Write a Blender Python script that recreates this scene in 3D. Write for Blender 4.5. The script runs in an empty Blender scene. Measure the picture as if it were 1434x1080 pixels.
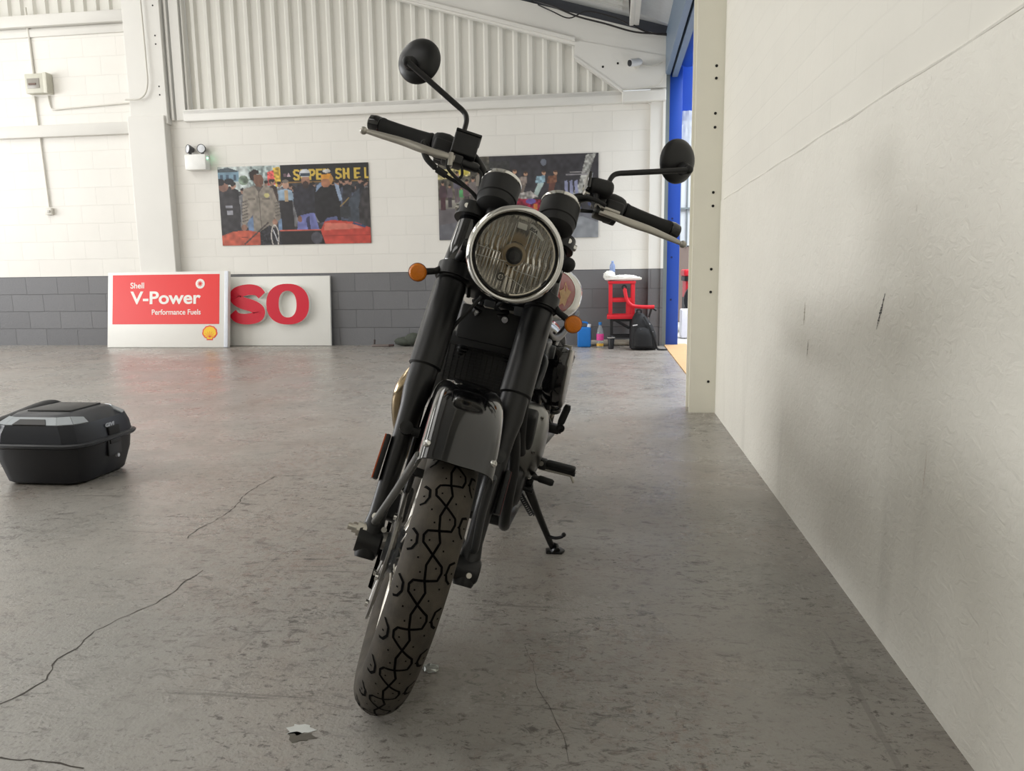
import bpy, bmesh, math, random
import numpy as np
from mathutils import Vector, Matrix, Euler
random.seed(7)
scene = bpy.context.scene
COL = scene.collection
PI = math.pi
R = math.radians

# ------------------------------------------------------------------ helpers
def lin(c):
    """sRGB 0-255 -> linear rgba"""
    out = []
    for v in c[:3]:
        v = v / 255.0
        out.append(v / 12.92 if v <= 0.04045 else ((v + 0.055) / 1.055) ** 2.4)
    return (*out, 1.0)

def new_mat(name):
    m = bpy.data.materials.new(name)
    m.use_nodes = True
    nt = m.node_tree
    b = nt.nodes['Principled BSDF']
    return m, nt, b

def N(nt, typ, **kw):
    n = nt.nodes.new(typ)
    for k, v in kw.items():
        if hasattr(n, k):
            setattr(n, k, v)
        else:
            n.inputs[k].default_value = v
    return n

def mat(name, col, rough=.5, metal=0., var=.08, vscale=20., bump=0., bscale=200., coat=0., spec=None,
        transmission=0., alpha=1., ior=1.45):
    m, nt, b = new_mat(name)
    L = nt.links
    tc = N(nt, 'ShaderNodeTexCoord')
    nz = N(nt, 'ShaderNodeTexNoise'); nz.inputs['Scale'].default_value = vscale; nz.inputs['Detail'].default_value = 4
    L.new(tc.outputs['Object'], nz.inputs['Vector'])
    hsv = N(nt, 'ShaderNodeHueSaturation'); hsv.inputs['Color'].default_value = lin(col)
    mr = N(nt, 'ShaderNodeMapRange'); mr.inputs[3].default_value = 1 - var; mr.inputs[4].default_value = 1 + var
    L.new(nz.outputs['Fac'], mr.inputs[0]); L.new(mr.outputs[0], hsv.inputs['Value'])
    L.new(hsv.outputs[0], b.inputs['Base Color'])
    b.inputs['Roughness'].default_value = rough
    b.inputs['Metallic'].default_value = metal
    b.inputs['IOR'].default_value = ior
    if spec is not None: b.inputs['Specular IOR Level'].default_value = spec
    if coat: b.inputs['Coat Weight'].default_value = coat; b.inputs['Coat Roughness'].default_value = .05
    if transmission: b.inputs['Transmission Weight'].default_value = transmission
    if alpha < 1: b.inputs['Alpha'].default_value = alpha
    if bump:
        n2 = N(nt, 'ShaderNodeTexNoise'); n2.inputs['Scale'].default_value = bscale; n2.inputs['Detail'].default_value = 3
        L.new(tc.outputs['Object'], n2.inputs['Vector'])
        bp = N(nt, 'ShaderNodeBump'); bp.inputs['Strength'].default_value = bump; bp.inputs['Distance'].default_value = .002
        L.new(n2.outputs['Fac'], bp.inputs['Height']); L.new(bp.outputs[0], b.inputs['Normal'])
    return m

def frame_of(axis):
    w = Vector(axis).normalized()
    u = w.orthogonal().normalized()
    v = w.cross(u)
    return u, v, w

class MB:
    """collects shapes into one mesh"""
    def __init__(s, xf=None):
        s.bm = bmesh.new(); s.xf = xf
    def _f(s, vs, mi=0):
        try:
            f = s.bm.faces.new(vs); f.material_index = mi; return f
        except ValueError:
            return None
    def box(s, c, size, rot=None, bev=0., seg=2, mi=0):
        old = set(s.bm.faces)
        mt = Matrix.Translation(Vector(c)) @ (rot.to_4x4() if rot is not None else Matrix()) @ Matrix.Diagonal((*size, 1))
        r = bmesh.ops.create_cube(s.bm, size=1, matrix=mt)
        if bev:
            ed = list({e for v in r['verts'] for e in v.link_edges})
            bmesh.ops.bevel(s.bm, geom=ed, offset=bev, segments=seg, profile=.5, affect='EDGES')
        if mi:
            for f in s.bm.faces:
                if f not in old: f.material_index = mi
        return s
    def rings(s, rings, closed=True, cap=True, mi=0):
        """loft between rings of points"""
        rv = [[s.bm.verts.new(Vector(p)) for p in rg] for rg in rings]
        n = len(rv[0])
        for a, b in zip(rv[:-1], rv[1:]):
            for i in range(n if closed else n - 1):
                j = (i + 1) % n
                s._f([a[i], a[j], b[j], b[i]], mi)
        if cap and closed:
            s._f(list(reversed(rv[0])), mi); s._f(rv[-1], mi)
        return s
    def tube(s, pts, r, seg=12, cap=True, mi=0, flat=None):
        pts = [Vector(p) for p in pts]
        n = len(pts)
        rad = r if isinstance(r, (list, tuple)) else [r] * n
        T = []
        for i in range(n):
            d = (pts[min(i + 1, n - 1)] - pts[max(i - 1, 0)])
            T.append(d.normalized() if d.length > 1e-9 else Vector((0, 0, 1)))
        if flat is not None:
            u = Vector(flat[0]); u = (u - T[0] * u.dot(T[0])).normalized()
        else:
            u = T[0].orthogonal().normalized()
        rg = []
        for i in range(n):
            u = (u - T[i] * u.dot(T[i])).normalized()
            v = T[i].cross(u)
            ru = rad[i]; rv = rad[i] * (flat[1] if flat is not None else 1)
            rg.append([pts[i] + u * (ru * math.cos(2 * PI * k / seg)) + v * (rv * math.sin(2 * PI * k / seg)) for k in range(seg)])
        return s.rings(rg, True, cap, mi)
    def cyl(s, p0, p1, r0, r1=None, seg=24, mi=0):
        return s.tube([p0, p1], [r0, r0 if r1 is None else r1], seg, True, mi)
    def lathe(s, prof, origin, axis, seg=48, mi=0, closed=False, a0=0., a1=2 * PI, u=None):
        """prof: list of (radius, height along axis)"""
        if u is None: u, v, w = frame_of(axis)
        else:
            w = Vector(axis).normalized(); u = Vector(u); v = w.cross(u)
        o = Vector(origin)
        full = abs(a1 - a0 - 2 * PI) < 1e-6
        cnt = seg if full else seg + 1
        cols = []
        for k in range(cnt):
            t = a0 + (a1 - a0) * k / seg
            d = u * math.cos(t) + v * math.sin(t)
            cols.append([s.bm.verts.new(o + d * max(pr, 1e-5) + w * ph) for pr, ph in prof])
        m = len(prof)
        for k in range(cnt if full else cnt - 1):
            a = cols[k]; b = cols[(k + 1) % cnt]
            for i in range(m if closed else m - 1):
                j = (i + 1) % m
                s._f([a[i], b[i], b[j], a[j]], mi)
        return s
    def prism(s, poly, o, u, v, depth, mi=0, bev=0.):
        """polygon (2D) extruded along u x v by depth, centred"""
        o = Vector(o); u = Vector(u).normalized(); v = Vector(v).normalized(); w = u.cross(v)
        old = set(s.bm.faces)
        a = [s.bm.verts.new(o + u * x + v * y - w * depth / 2) for x, y in poly]
        b = [s.bm.verts.new(o + u * x + v * y + w * depth / 2) for x, y in poly]
        n = len(poly)
        s._f(list(reversed(a)), mi); s._f(b, mi)
        for i in range(n):
            s._f([a[i], a[(i + 1) % n], b[(i + 1) % n], b[i]], mi)
        if bev:
            ed = list({e for vv in a + b for e in vv.link_edges})
            bmesh.ops.bevel(s.bm, geom=ed, offset=bev, segments=2, profile=.5, affect='EDGES')
            for f in s.bm.faces:
                if f not in old: f.material_index = mi
        return s
    def ball(s, c, rad, rot=None, seg=20, mi=0):
        old = set(s.bm.faces)
        rad = rad if isinstance(rad, (list, tuple)) else (rad,) * 3
        mt = Matrix.Translation(Vector(c)) @ (rot.to_4x4() if rot is not None else Matrix()) @ Matrix.Diagonal((*rad, 1))
        bmesh.ops.create_uvsphere(s.bm, u_segments=seg, v_segments=max(8, seg // 2), radius=1, matrix=mt)
        if mi:
            for f in s.bm.faces:
                if f not in old: f.material_index = mi
        return s
    def quad(s, pts, mi=0):
        return s._f([s.bm.verts.new(Vector(p)) for p in pts], mi)
    def build(s, name, mats, parent=None, smooth=38, loc=None):
        if s.xf is not None:
            for v in s.bm.verts: v.co = s.xf(v.co)
        bmesh.ops.recalc_face_normals(s.bm, faces=s.bm.faces)
        me = bpy.data.meshes.new(name)
        s.bm.to_mesh(me); s.bm.free()
        if not isinstance(mats, (list, tuple)): mats = [mats]
        for m in mats: me.materials.append(m)
        if smooth:
            me.polygons.foreach_set('use_smooth', [True] * len(me.polygons))
            me.set_sharp_from_angle(angle=R(smooth))
        o = bpy.data.objects.new(name, me); COL.objects.link(o)
        if parent is not None: o.parent = parent
        if loc is not None: o.location = loc
        return o

def tag(o, label, cat, group=None, kind=None):
    o['label'] = label; o['category'] = cat
    if group: o['group'] = group
    if kind: o['kind'] = kind
    return o
def struct(o, label=None):
    o['kind'] = 'structure'
    if label: o['label'] = label
    return o
def empty(name, loc, rot=(0, 0, 0)):
    o = bpy.data.objects.new(name, None); COL.objects.link(o)
    o.location = loc; o.rotation_euler = rot; o.empty_display_size = .1
    return o
def smooth_path(pts, n=8):
    """Catmull-Rom through the points"""
    P = [Vector(p) for p in pts]
    P = [P[0] * 2 - P[1]] + P + [P[-1] * 2 - P[-2]]
    out = []
    for i in range(1, len(P) - 2):
        p0, p1, p2, p3 = P[i - 1:i + 3]
        for k in range(n):
            t = k / n
            out.append(.5 * ((2 * p1) + (p2 - p0) * t + (2 * p0 - 5 * p1 + 4 * p2 - p3) * t * t + (3 * p1 - p0 - 3 * p2 + p3) * t ** 3))
    out.append(P[-2])
    return out
def text_mesh(body, size, extrude=.0005, bold=0., xscale=1., shear=0., spacing=1.):
    cu = bpy.data.curves.new('txt', 'FONT'); cu.body = body; cu.size = size; cu.extrude = extrude; cu.offset = bold
    cu.align_x = 'LEFT'; cu.align_y = 'BOTTOM_BASELINE'; cu.shear = shear; cu.space_character = spacing
    ob = bpy.data.objects.new('txt', cu); COL.objects.link(ob)
    dg = bpy.context.evaluated_depsgraph_get(); dg.update()
    me = bpy.data.meshes.new_from_object(ob.evaluated_get(dg))
    bpy.data.objects.remove(ob); bpy.data.curves.remove(cu)
    if xscale != 1.:
        for v in me.vertices: v.co.x *= xscale
    return me
def text_obj(name, body, size, m, parent, o, u, v, width=None, **kw):
    """lettering as thin raised mesh at o along u (right) / v (up)"""
    me = text_mesh(body, size, **kw)
    xs = [p.co.x for p in me.vertices]; x0, x1 = min(xs), max(xs)
    sx = (width / (x1 - x0)) if width else 1.
    o = Vector(o); u = Vector(u).normalized(); v = Vector(v).normalized(); w = u.cross(v)
    for p in me.vertices:
        c = p.co.copy(); p.co = o + u * ((c.x - x0) * sx) + v * c.y + w * c.z
    me.materials.clear(); me.materials.append(m)
    ob = bpy.data.objects.new(name, me); COL.objects.link(ob)
    if parent is not None: ob.parent = parent
    return ob

# ------------------------------------------------------------------ camera
def camera():
    f = 1045.
    r = Vector((0.99126059, 0.13128189, -0.01294222)); u = Vector((-0.00696252, 0.15003645, 0.98865595)); fw = Vector((-0.13173443, 0.97992557, -0.14963927))
    cd = bpy.data.cameras.new('camera'); co = bpy.data.objects.new('camera', cd); COL.objects.link(co)
    cd.sensor_fit = 'HORIZONTAL'; cd.sensor_width = 36; cd.lens = f / 1434 * 36
    cd.clip_start = .05; cd.clip_end = 200
    m = Matrix((r, u, -fw)).transposed().to_4x4(); m.translation = Vector((0, 0, .895))
    co.matrix_world = m
    scene.camera = co
camera()

# ------------------------------------------------------------------ materials of the room
def mat_floor():
    m, nt, b = new_mat('worn_grey_floor_paint'); L = nt.links
    tc = N(nt, 'ShaderNodeTexCoord')
    def noise(scale, det=6, rough=.6, sc=(1, 1, 1), dist=0.):
        mp = N(nt, 'ShaderNodeMapping'); mp.inputs['Scale'].default_value = sc
        L.new(tc.outputs['Object'], mp.inputs['Vector'])
        n = N(nt, 'ShaderNodeTexNoise'); n.inputs['Scale'].default_value = scale; n.inputs['Detail'].default_value = det
        n.inputs['Roughness'].default_value = rough; n.inputs['Distortion'].default_value = dist
        L.new(mp.outputs[0], n.inputs['Vector']); return n.outputs['Fac']
    def rng(x, a, bb, c=0., d=1.):
        r_ = N(nt, 'ShaderNodeMapRange'); L.new(x, r_.inputs[0])
        for i, vv in enumerate((a, bb, c, d)): r_.inputs[i + 1].default_value = vv
        return r_.outputs[0]
    def mix(fac, a, bb):
        x = N(nt, 'ShaderNodeMix', data_type='RGBA')
        L.new(fac, x.inputs['Factor'])
        for k, s_ in ((6, a), (7, bb)):
            if isinstance(s_, tuple): x.inputs[k].default_value = s_
            else: L.new(s_, x.inputs[k])
        return x.outputs[2]
    def mul(a, bb):
        x = N(nt, 'ShaderNodeMath', operation='MULTIPLY'); L.new(a, x.inputs[0])
        if isinstance(bb, float): x.inputs[1].default_value = bb
        else: L.new(bb, x.inputs[1])
        return x.outputs[0]
    sp = N(nt, 'ShaderNodeSeparateXYZ'); L.new(tc.outputs['Object'], sp.inputs[0])
    c = mix(rng(noise(.8, 8), .35, .65), lin((134, 135, 132)), lin((150, 150, 146)))
    # the far half of the hall is lighter and browner
    far = mul(rng(sp.outputs['Y'], -1.2, 2.6), rng(noise(.9, 5, .6), .30, .62, .35, 1.))
    c = mix(mul(far, .65), c, lin((166, 156, 146)))
    c = mix(mul(rng(noise(1.7, 6, .65), .5, .72), .45), c, lin((138, 120, 106)))
    c = mix(mul(rng(noise(6., 8, .7, (1, 1.3, 1), .6), .52, .72), .45), c, lin((100, 95, 90)))
    clus = rng(noise(1.3, 5, .65), .40, .60)
    # dark scuffs in clusters
    c = mix(mul(mul(rng(noise(20., 7, .78, (.75, 1.5, 1), .9), .535, .61), clus), .95), c, lin((54, 48, 44)))
    c = mix(mul(mul(rng(noise(48., 5, .75, (.8, 1.3, 1), .5), .555, .63), rng(noise(2.1, 4), .34, .56)), .9), c, lin((60, 53, 49)))
    c = mix(mul(rng(noise(120., 3, .7), .64, .70), .8), c, lin((50, 44, 42)))
    c = mix(mul(mul(rng(noise(1.1, 3), .45, .62), rng(noise(26., 6, .8), .50, .64)), .5), c, lin((118, 80, 62)))
    # thin scratches both ways
    c = mix(mul(rng(noise(7., 4, .6, (.12, 3.2, 1), .4), .665, .69), .55), c, lin((70, 65, 61)))
    c = mix(mul(rng(noise(6., 4, .6, (4.0, .16, 1), .4), .675, .70), .28), c, lin((72, 67, 63)))
    fine = noise(240., 3, .6)
    c = mix(rng(fine, .3, .7, 0., .22), c, lin((164, 161, 155)))
    L.new(c, b.inputs['Base Color'])
    L.new(rng(noise(3., 6), .3, .7, .20, .40), b.inputs['Roughness'])
    b.inputs['Specular IOR Level'].default_value = .5
    bp = N(nt, 'ShaderNodeBump'); bp.inputs['Strength'].default_value = .42; bp.inputs['Distance'].default_value = .003
    L.new(noise(120., 4, .6), bp.inputs['Height'])
    b2 = N(nt, 'ShaderNodeBump'); b2.inputs['Strength'].default_value = .25; b2.inputs['Distance'].default_value = .01
    L.new(noise(9., 4, .6), b2.inputs['Height']); L.new(bp.outputs[0], b2.inputs['Normal'])
    L.new(b2.outputs[0], b.inputs['Normal'])
    return m

def mat_blocks(name, col, col2, rough=.55, plane='XZ', z0=0., bump=.6, off=0., rowh=.23, bw=.46, mort=.985):
    """painted block wall: mortar grooves by bump, colour softly varied"""
    m, nt, b = new_mat(name); L = nt.links
    tc = N(nt, 'ShaderNodeTexCoord'); sp = N(nt, 'ShaderNodeSeparateXYZ'); L.new(tc.outputs['Object'], sp.inputs[0])
    cb = N(nt, 'ShaderNodeCombineXYZ')
    L.new(sp.outputs['X' if plane == 'XZ' else 'Y'], cb.inputs[0]); L.new(sp.outputs['Z'], cb.inputs[1])
    mp = N(nt, 'ShaderNodeMapping'); mp.inputs['Location'].default_value = (off, -z0, 0)
    L.new(cb.outputs[0], mp.inputs['Vector'])
    # a little waviness in the joints
    wn = N(nt, 'ShaderNodeTexNoise'); wn.inputs['Scale'].default_value = 5; L.new(tc.outputs['Object'], wn.inputs['Vector'])
    vm = N(nt, 'ShaderNodeVectorMath', operation='MULTIPLY_ADD'); vm.inputs[1].default_value = (.012, .012, 0)
    L.new(wn.outputs['Color'], vm.inputs[0]); L.new(mp.outputs[0], vm.inputs[2])
    br = N(nt, 'ShaderNodeTexBrick'); br.inputs['Scale'].default_value = 1
    br.inputs['Brick Width'].default_value = bw; br.inputs['Row Height'].default_value = rowh
    br.inputs['Mortar Size'].default_value = .005; br.inputs['Mortar Smooth'].default_value = .6
    br.inputs['Color1'].default_value = lin(col); br.inputs['Color2'].default_value = lin(col2)
    br.inputs['Mortar'].default_value = lin(tuple(v * mort for v in col))
    L.new(vm.outputs[0], br.inputs['Vector'])
    nz = N(nt, 'ShaderNodeTexNoise'); nz.inputs['Scale'].default_value = 1.4; nz.inputs['Detail'].default_value = 6; nz.inputs['Roughness'].default_value = .65
    L.new(tc.outputs['Object'], nz.inputs['Vector'])
    mr = N(nt, 'ShaderNodeMapRange'); mr.inputs[3].default_value = .93; mr.inputs[4].default_value = 1.05; L.new(nz.outputs['Fac'], mr.inputs[0])
    hs = N(nt, 'ShaderNodeHueSaturation'); L.new(br.outputs['Color'], hs.inputs['Color']); L.new(mr.outputs[0], hs.inputs['Value'])
    L.new(hs.outputs[0], b.inputs['Base Color']); b.inputs['Roughness'].default_value = rough
    inv = N(nt, 'ShaderNodeMath', operation='SUBTRACT'); inv.inputs[0].default_value = 1; L.new(br.outputs['Fac'], inv.inputs[1])
    n2 = N(nt, 'ShaderNodeTexNoise'); n2.inputs['Scale'].default_value = 45; n2.inputs['Detail'].default_value = 5; L.new(tc.outputs['Object'], n2.inputs['Vector'])
    ad = N(nt, 'ShaderNodeMath', operation='MULTIPLY_ADD'); ad.inputs[1].default_value = .35
    L.new(n2.outputs['Fac'], ad.inputs[0]); L.new(inv.outputs[0], ad.inputs[2])
    bp = N(nt, 'ShaderNodeBump'); bp.inputs['Strength'].default_value = bump; bp.inputs['Distance'].default_value = .012
    L.new(ad.outputs[0], bp.inputs['Height']); L.new(bp.outputs[0], b.inputs['Normal'])
    return m

def mat_plaster():
    m, nt, b = new_mat('rough_cream_plaster'); L = nt.links
    tc = N(nt, 'ShaderNodeTexCoord')
    def noise(scale, det=5, rough=.6, sc=(1, 1, 1), dist=0.):
        mp = N(nt, 'ShaderNodeMapping'); mp.inputs['Scale'].default_value = sc; L.new(tc.outputs['Object'], mp.inputs['Vector'])
        n = N(nt, 'ShaderNodeTexNoise'); n.inputs['Scale'].default_value = scale; n.inputs['Detail'].default_value = det
        n.inputs['Roughness'].default_value = rough; n.inputs['Distortion'].default_value = dist
        L.new(mp.outputs[0], n.inputs['Vector']); return n.outputs['Fac']
    def rng(x, a, bb, c=0., d=1.):
        r_ = N(nt, 'ShaderNodeMapRange'); L.new(x, r_.inputs[0])
        for i, vv in enumerate((a, bb, c, d)): r_.inputs[i + 1].default_value = vv
        return r_.outputs[0]
    x = N(nt, 'ShaderNodeMix', data_type='RGBA'); L.new(rng(noise(1.5), .3, .7), x.inputs['Factor'])
    x.inputs[6].default_value = lin((232, 229, 219)); x.inputs[7].default_value = lin((224, 221, 211))
    # vertical grimy runs low on the wall
    sp = N(nt, 'ShaderNodeSeparateXYZ'); L.new(tc.outputs['Object'], sp.inputs[0])
    low = rng(sp.outputs['Z'], .75, .15, 0., 1.)
    run = rng(noise(3., 4, .6, (1, 1, .18)), .55, .72)
    mu = N(nt, 'ShaderNodeMath', operation='MULTIPLY'); L.new(low, mu.inputs[0]); L.new(run, mu.inputs[1])
    mu2 = N(nt, 'ShaderNodeMath', operation='MULTIPLY'); L.new(mu.outputs[0], mu2.inputs[0]); mu2.inputs[1].default_value = .35
    y = N(nt, 'ShaderNodeMix', data_type='RGBA'); L.new(mu2.outputs[0], y.inputs['Factor']); L.new(x.outputs[2], y.inputs[6]); y.inputs[7].default_value = lin((150, 146, 138))
    # flecks
    z = N(nt, 'ShaderNodeMix', data_type='RGBA'); L.new(rng(noise(34., 3, .7, (1, 1, .5)), .70, .74, 0, .35), z.inputs['Factor'])
    L.new(y.outputs[2], z.inputs[6]); z.inputs[7].default_value = lin((170, 164, 150))
    L.new(z.outputs[2], b.inputs['Base Color']); b.inputs['Roughness'].default_value = .5
    b1 = N(nt, 'ShaderNodeBump'); b1.inputs['Strength'].default_value = .45; b1.inputs['Distance'].default_value = .008
    L.new(noise(26., 5, .55, (1, 1, 1.5), 1.), b1.inputs['Height'])
    b2 = N(nt, 'ShaderNodeBump'); b2.inputs['Strength'].default_value = .4; b2.inputs['Distance'].default_value = .02
    L.new(noise(5., 4, .5), b2.inputs['Height']); L.new(b1.outputs[0], b2.inputs['Normal'])
    L.new(b2.outputs[0], b.inputs['Normal'])
    return m

M_floor = mat_floor()
M_white_block = mat_blocks('white_painted_blocks', (230, 227, 220), (227, 224, 217), bump=.3, mort=.96)
M_grey_block = mat_blocks('grey_painted_blocks', (112, 112, 114), (105, 105, 107), bump=.7, mort=.86)
M_side_block = mat_blocks('cream_painted_brick_side', (228, 225, 215), (226, 223, 213), plane='YZ', z0=1.31, bump=.16, rowh=.1, bw=.45)
M_plaster = mat_plaster()
M_steel_white = mat('white_painted_steel', (222, 220, 214), .45, var=.04, vscale=3)
M_cream_steel = mat('cream_painted_steel', (234, 231, 217), .45, var=.05, vscale=4, bump=.15, bscale=60)
M_sheet = mat('white_profiled_sheet', (220, 218, 210), .5, var=.04, vscale=2)
M_roof = mat('pale_roof_sheet', (196, 196, 192), .6, var=.06, vscale=2)
M_grey_steel = mat('grey_galvanised_steel', (120, 128, 130), .45, .3, var=.1, vscale=6)
M_blue_steel = mat('blue_painted_steel', (30, 72, 168), .4, var=.06, vscale=5)
M_hole = mat('dark_bolt_hole', (24, 22, 20), .8)
M_ply = mat('bare_timber_threshold', (196, 160, 116), .7, var=.12, vscale=8)
M_conduit = mat('off_white_plastic', (214, 211, 202), .5, var=.05)
M_dark_line = mat('dark_dirt', (72, 67, 62), .9)
M_yard_wall = mat('yard_wall_render', (206, 210, 214), .8, var=.05, vscale=1)
M_yard_dado = mat('brown_yard_dado', (128, 112, 104), .8, var=.1, vscale=2)
M_yard_floor = mat('pale_yard_concrete', (205, 203, 198), .8, var=.05, vscale=2)

# ------------------------------------------------------------------ the room
YB = 9.2          # back wall
XR = .651         # right wall
ZG = .92          # top of the grey paint

b = MB(); b.box((-6.2, 3.6, -.05), (13.8, 12.0, .1)); floor = struct(b.build('floor', M_floor, smooth=0))
# cracks, chips and a pebble-like paint blister belong to the floor
def crack(pts, w, name='crack', m=None):
    bmk = MB(); pts = [Vector((x, y, .0007)) for x, y in pts]
    fine = []
    for a, c in zip(pts[:-1], pts[1:]):
        k = max(2, int((c - a).length / .02))
        for i in range(k): fine.append(a.lerp(c, i / k) + Vector((random.uniform(-.004, .004), random.uniform(-.004, .004), 0)))
    fine.append(pts[-1])
    L_, R_ = [], []
    for i, p in enumerate(fine):
        d = (fine[min(i + 1, len(fine) - 1)] - fine[max(i - 1, 0)]).normalized(); nn = Vector((-d.y, d.x, 0))
        ww = w * random.uniform(.4, 1.3)
        L_.append(bmk.bm.verts.new(p + nn * ww / 2)); R_.append(bmk.bm.verts.new(p - nn * ww / 2))
    for i in range(len(fine) - 1): bmk._f([L_[i], L_[i + 1], R_[i + 1], R_[i]])
    return bmk.build(name, m or M_dark_line, floor, smooth=0)
crack([(-1.286, 1.313), (-1.267, 1.357), (-1.254, 1.412), (-1.302, 1.496), (-1.294, 1.554), (-1.306, 1.64), (-1.288, 1.709), (-1.268, 1.761), (-1.249, 1.807), (-1.243, 1.878), (-1.249, 1.962), (-1.243, 2.044)], .0036)
crack([(-1.452, 2.301), (-1.464, 2.398), (-1.451, 2.49), (-1.454, 2.647), (-1.498, 2.802), (-1.504, 2.941), (-1.5, 3.094), (-1.345, 3.127)], .0032)
crack([(-1.138, 1.147), (-1.099, 1.148), (-1.067, 1.152), (-1.017, 1.151), (-0.96, 1.14)], .003)
crack([(-0.203, 1.683), (-0.181, 1.623), (-0.163, 1.547), (-0.147, 1.478), (-0.118, 1.417), (-0.09, 1.338), (-0.073, 1.26)], .0011, m=mat('faint_crack', (84, 80, 76), .9))
def chip(x, y, rx, ry, name, m):
    k = MB(); n = 14
    vs = [k.bm.verts.new((x + rx * math.cos(2 * PI * i / n) * random.uniform(.55, 1.2), y + ry * math.sin(2 * PI * i / n) * random.uniform(.55, 1.2), .0009)) for i in range(n)]
    k._f(vs); return k.build(name, m, floor, smooth=0)
M_chip = mat('pale_filler', (205, 208, 205), .6, var=.1, vscale=60)
chip(-.611, 1.30, .030, .022, 'paint_chip', M_chip)
chip(-.600, 1.275, .034, .018, 'paint_chip', mat('chipped_edge', (96, 92, 84), .8, var=.3, vscale=90))
kb = MB(); kb.ball((-.402, 1.55, .004), (.019, .017, .007), seg=10)
for v in kb.bm.verts: v.co += Vector((random.uniform(-.003, .003), random.uniform(-.003, .003), random.uniform(-.002, .003)))
tag(kb.build('crumpled_foil', mat('crumpled_foil', (190, 194, 190), .3, .6, var=.3, vscale=150), smooth=0), 'small crumpled scrap of foil on the floor beside the front tyre', 'litter')

b = MB()
b.box((-5.2, YB + .1, ZG / 2), (11.62, .2, ZG), mi=1)
b.box((-2.5, YB + .1, (ZG + 2.86) / 2), (6.3, .2, 2.86 - ZG))
b.box((-8.42, YB + .1, (ZG + 4.12) / 2), (5.16, .2, 4.12 - ZG))
wall_back = struct(b.build('wall_back', [M_white_block, M_grey_block], smooth=0))

# profiled cladding above the blockwork
def cladding(name, x0, x1, zlo, ztop, y, pitch=.176):
    k = MB(); prof = []
    x = x0
    while x < x1:
        for dx, dy in ((0, 0), (.060, 0), (.085, -.034), (.125, -.034), (.150, 0)):
            if x + dx <= x1: prof.append((x + dx, dy))
        x += pitch
    prof.append((x1, 0))
    lo = [k.bm.verts.new((px, y + dy, zlo(px))) for px, dy in prof]
    hi = [k.bm.verts.new((px, y + dy, max(ztop(px), zlo(px) + .002))) for px, dy in prof]
    lo2 = [k.bm.verts.new((px, y + dy + .004, zlo(px))) for px, dy in prof]
    hi2 = [k.bm.verts.new((px, y + dy + .004, max(ztop(px), zlo(px) + .002))) for px, dy in prof]
    for i in range(len(prof) - 1):
        k._f([lo[i], lo[i + 1], hi[i + 1], hi[i]]); k._f([hi2[i], hi2[i + 1], lo2[i + 1], lo2[i]])
    return k.build(name, M_sheet, smooth=0)
def raf_lo(x):  # lower edge of the rafter
    return 3.40 - (x + 0.0) * .2862 if x > -7.0 else 3.40 + 7 * .2862 + (x + 7) * .2862
struct(cladding('wall_back_cladding', -5.30, .12, lambda x: 2.90, lambda x: raf_lo(x) + .05, YB + .09))
struct(cladding('wall_back_cladding', -11.0, -6.02, lambda x: 4.05, lambda x: 5.6, YB + .09))
# sheeting rails
b = MB()
b.box((-2.62, YB + .01, 2.895), (5.46, .14, .14), bev=.012)
b.box((-2.62, YB - .045, 2.935), (5.46, .03, .06), bev=.008)
struct(b.build('trim_1', M_steel_white), 'white sheeting rail along the back wall under the profiled cladding')
b = MB()
b.box((-8.54, YB + .02, 2.78), (5.0, .16, .15), bev=.012)
struct(b.build('trim_2', M_steel_white), 'white rail on the wall left of the pier')
b = MB()
b.box((-8.54, YB - .0, 4.12), (5.0, .16, .14), bev=.012); b.box((-8.54, YB + .02, 3.99), (5.0, .08, .10), bev=.01)
struct(b.build('trim_3', M_steel_white), 'upper white rail left of the pier')
# white pier and stanchion
b = MB()
b.box((-5.82, YB - .03, 1.45), (.50, .18, 2.9), bev=.01)
b.box((-5.79, YB - .02, 4.4), (.50, .14, 3.2), bev=.006)
b.box((-5.50, YB + .04, 4.35), (.03, .16, 3.0)); b.box((-5.40, YB + .02, 4.35), (.12, .08, 3.0)); b.box((-5.315, YB + .06, 4.35), (.02, .1, 3.0))
pier = struct(b.build('trim_4', M_steel_white, smooth=0), 'white painted pier and steel stanchion on the back wall')
k = MB()
for z in (3.15, 3.25, 3.75, 3.85, 4.2, 4.3):
    k.cyl((-5.62, YB - .088, z), (-5.62, YB - .0925, z), .010, seg=10)
k.build('bolt_head', M_hole, pier)
# rafter with haunch at the eave
b = MB()
pts = [(-7.0, raf_lo(-7.0)), (.60, raf_lo(.60) - .06), (.60, 3.52), (-7.0, 3.52 + 7.6 * .2862)]
b.prism(pts, (0, YB - .07, 0), (1, 0, 0), (0, 0, 1), .06)
b.prism([(-7.0, raf_lo(-7) - .02), (-.44, raf_lo(-.44) - .02), (-.44, raf_lo(-.44) + .02), (-7.0, raf_lo(-7) + .02)], (0, YB - .06, 0), (1, 0, 0), (0, 0, 1), .16)
b.prism([(-.447, 3.528), (-.447, 3.36), (.10, 2.965), (.60, 2.965), (.60, 3.30)], (0, YB - .075, 0), (1, 0, 0), (0, 0, 1), .07)
b.prism([(-.447, 3.36), (-.447, 3.33), (.10, 2.935), (.10, 2.965)], (0, YB - .06, 0), (1, 0, 0), (0, 0, 1), .12)
b.box((.35, YB - .05, 2.88), (.5, .16, .12), bev=.01)
b.prism([(.12, 2.82), (.40, 2.82), (.60, 2.62), (.60, 2.74), (.45, 2.86), (.12, 2.86)], (0, YB - .02, 0), (1, 0, 0), (0, 0, 1), .04)
rafter = struct(b.build('trim_5', M_steel_white, smooth=0), 'white portal rafter and haunch above the back wall')
k = MB()
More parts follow.
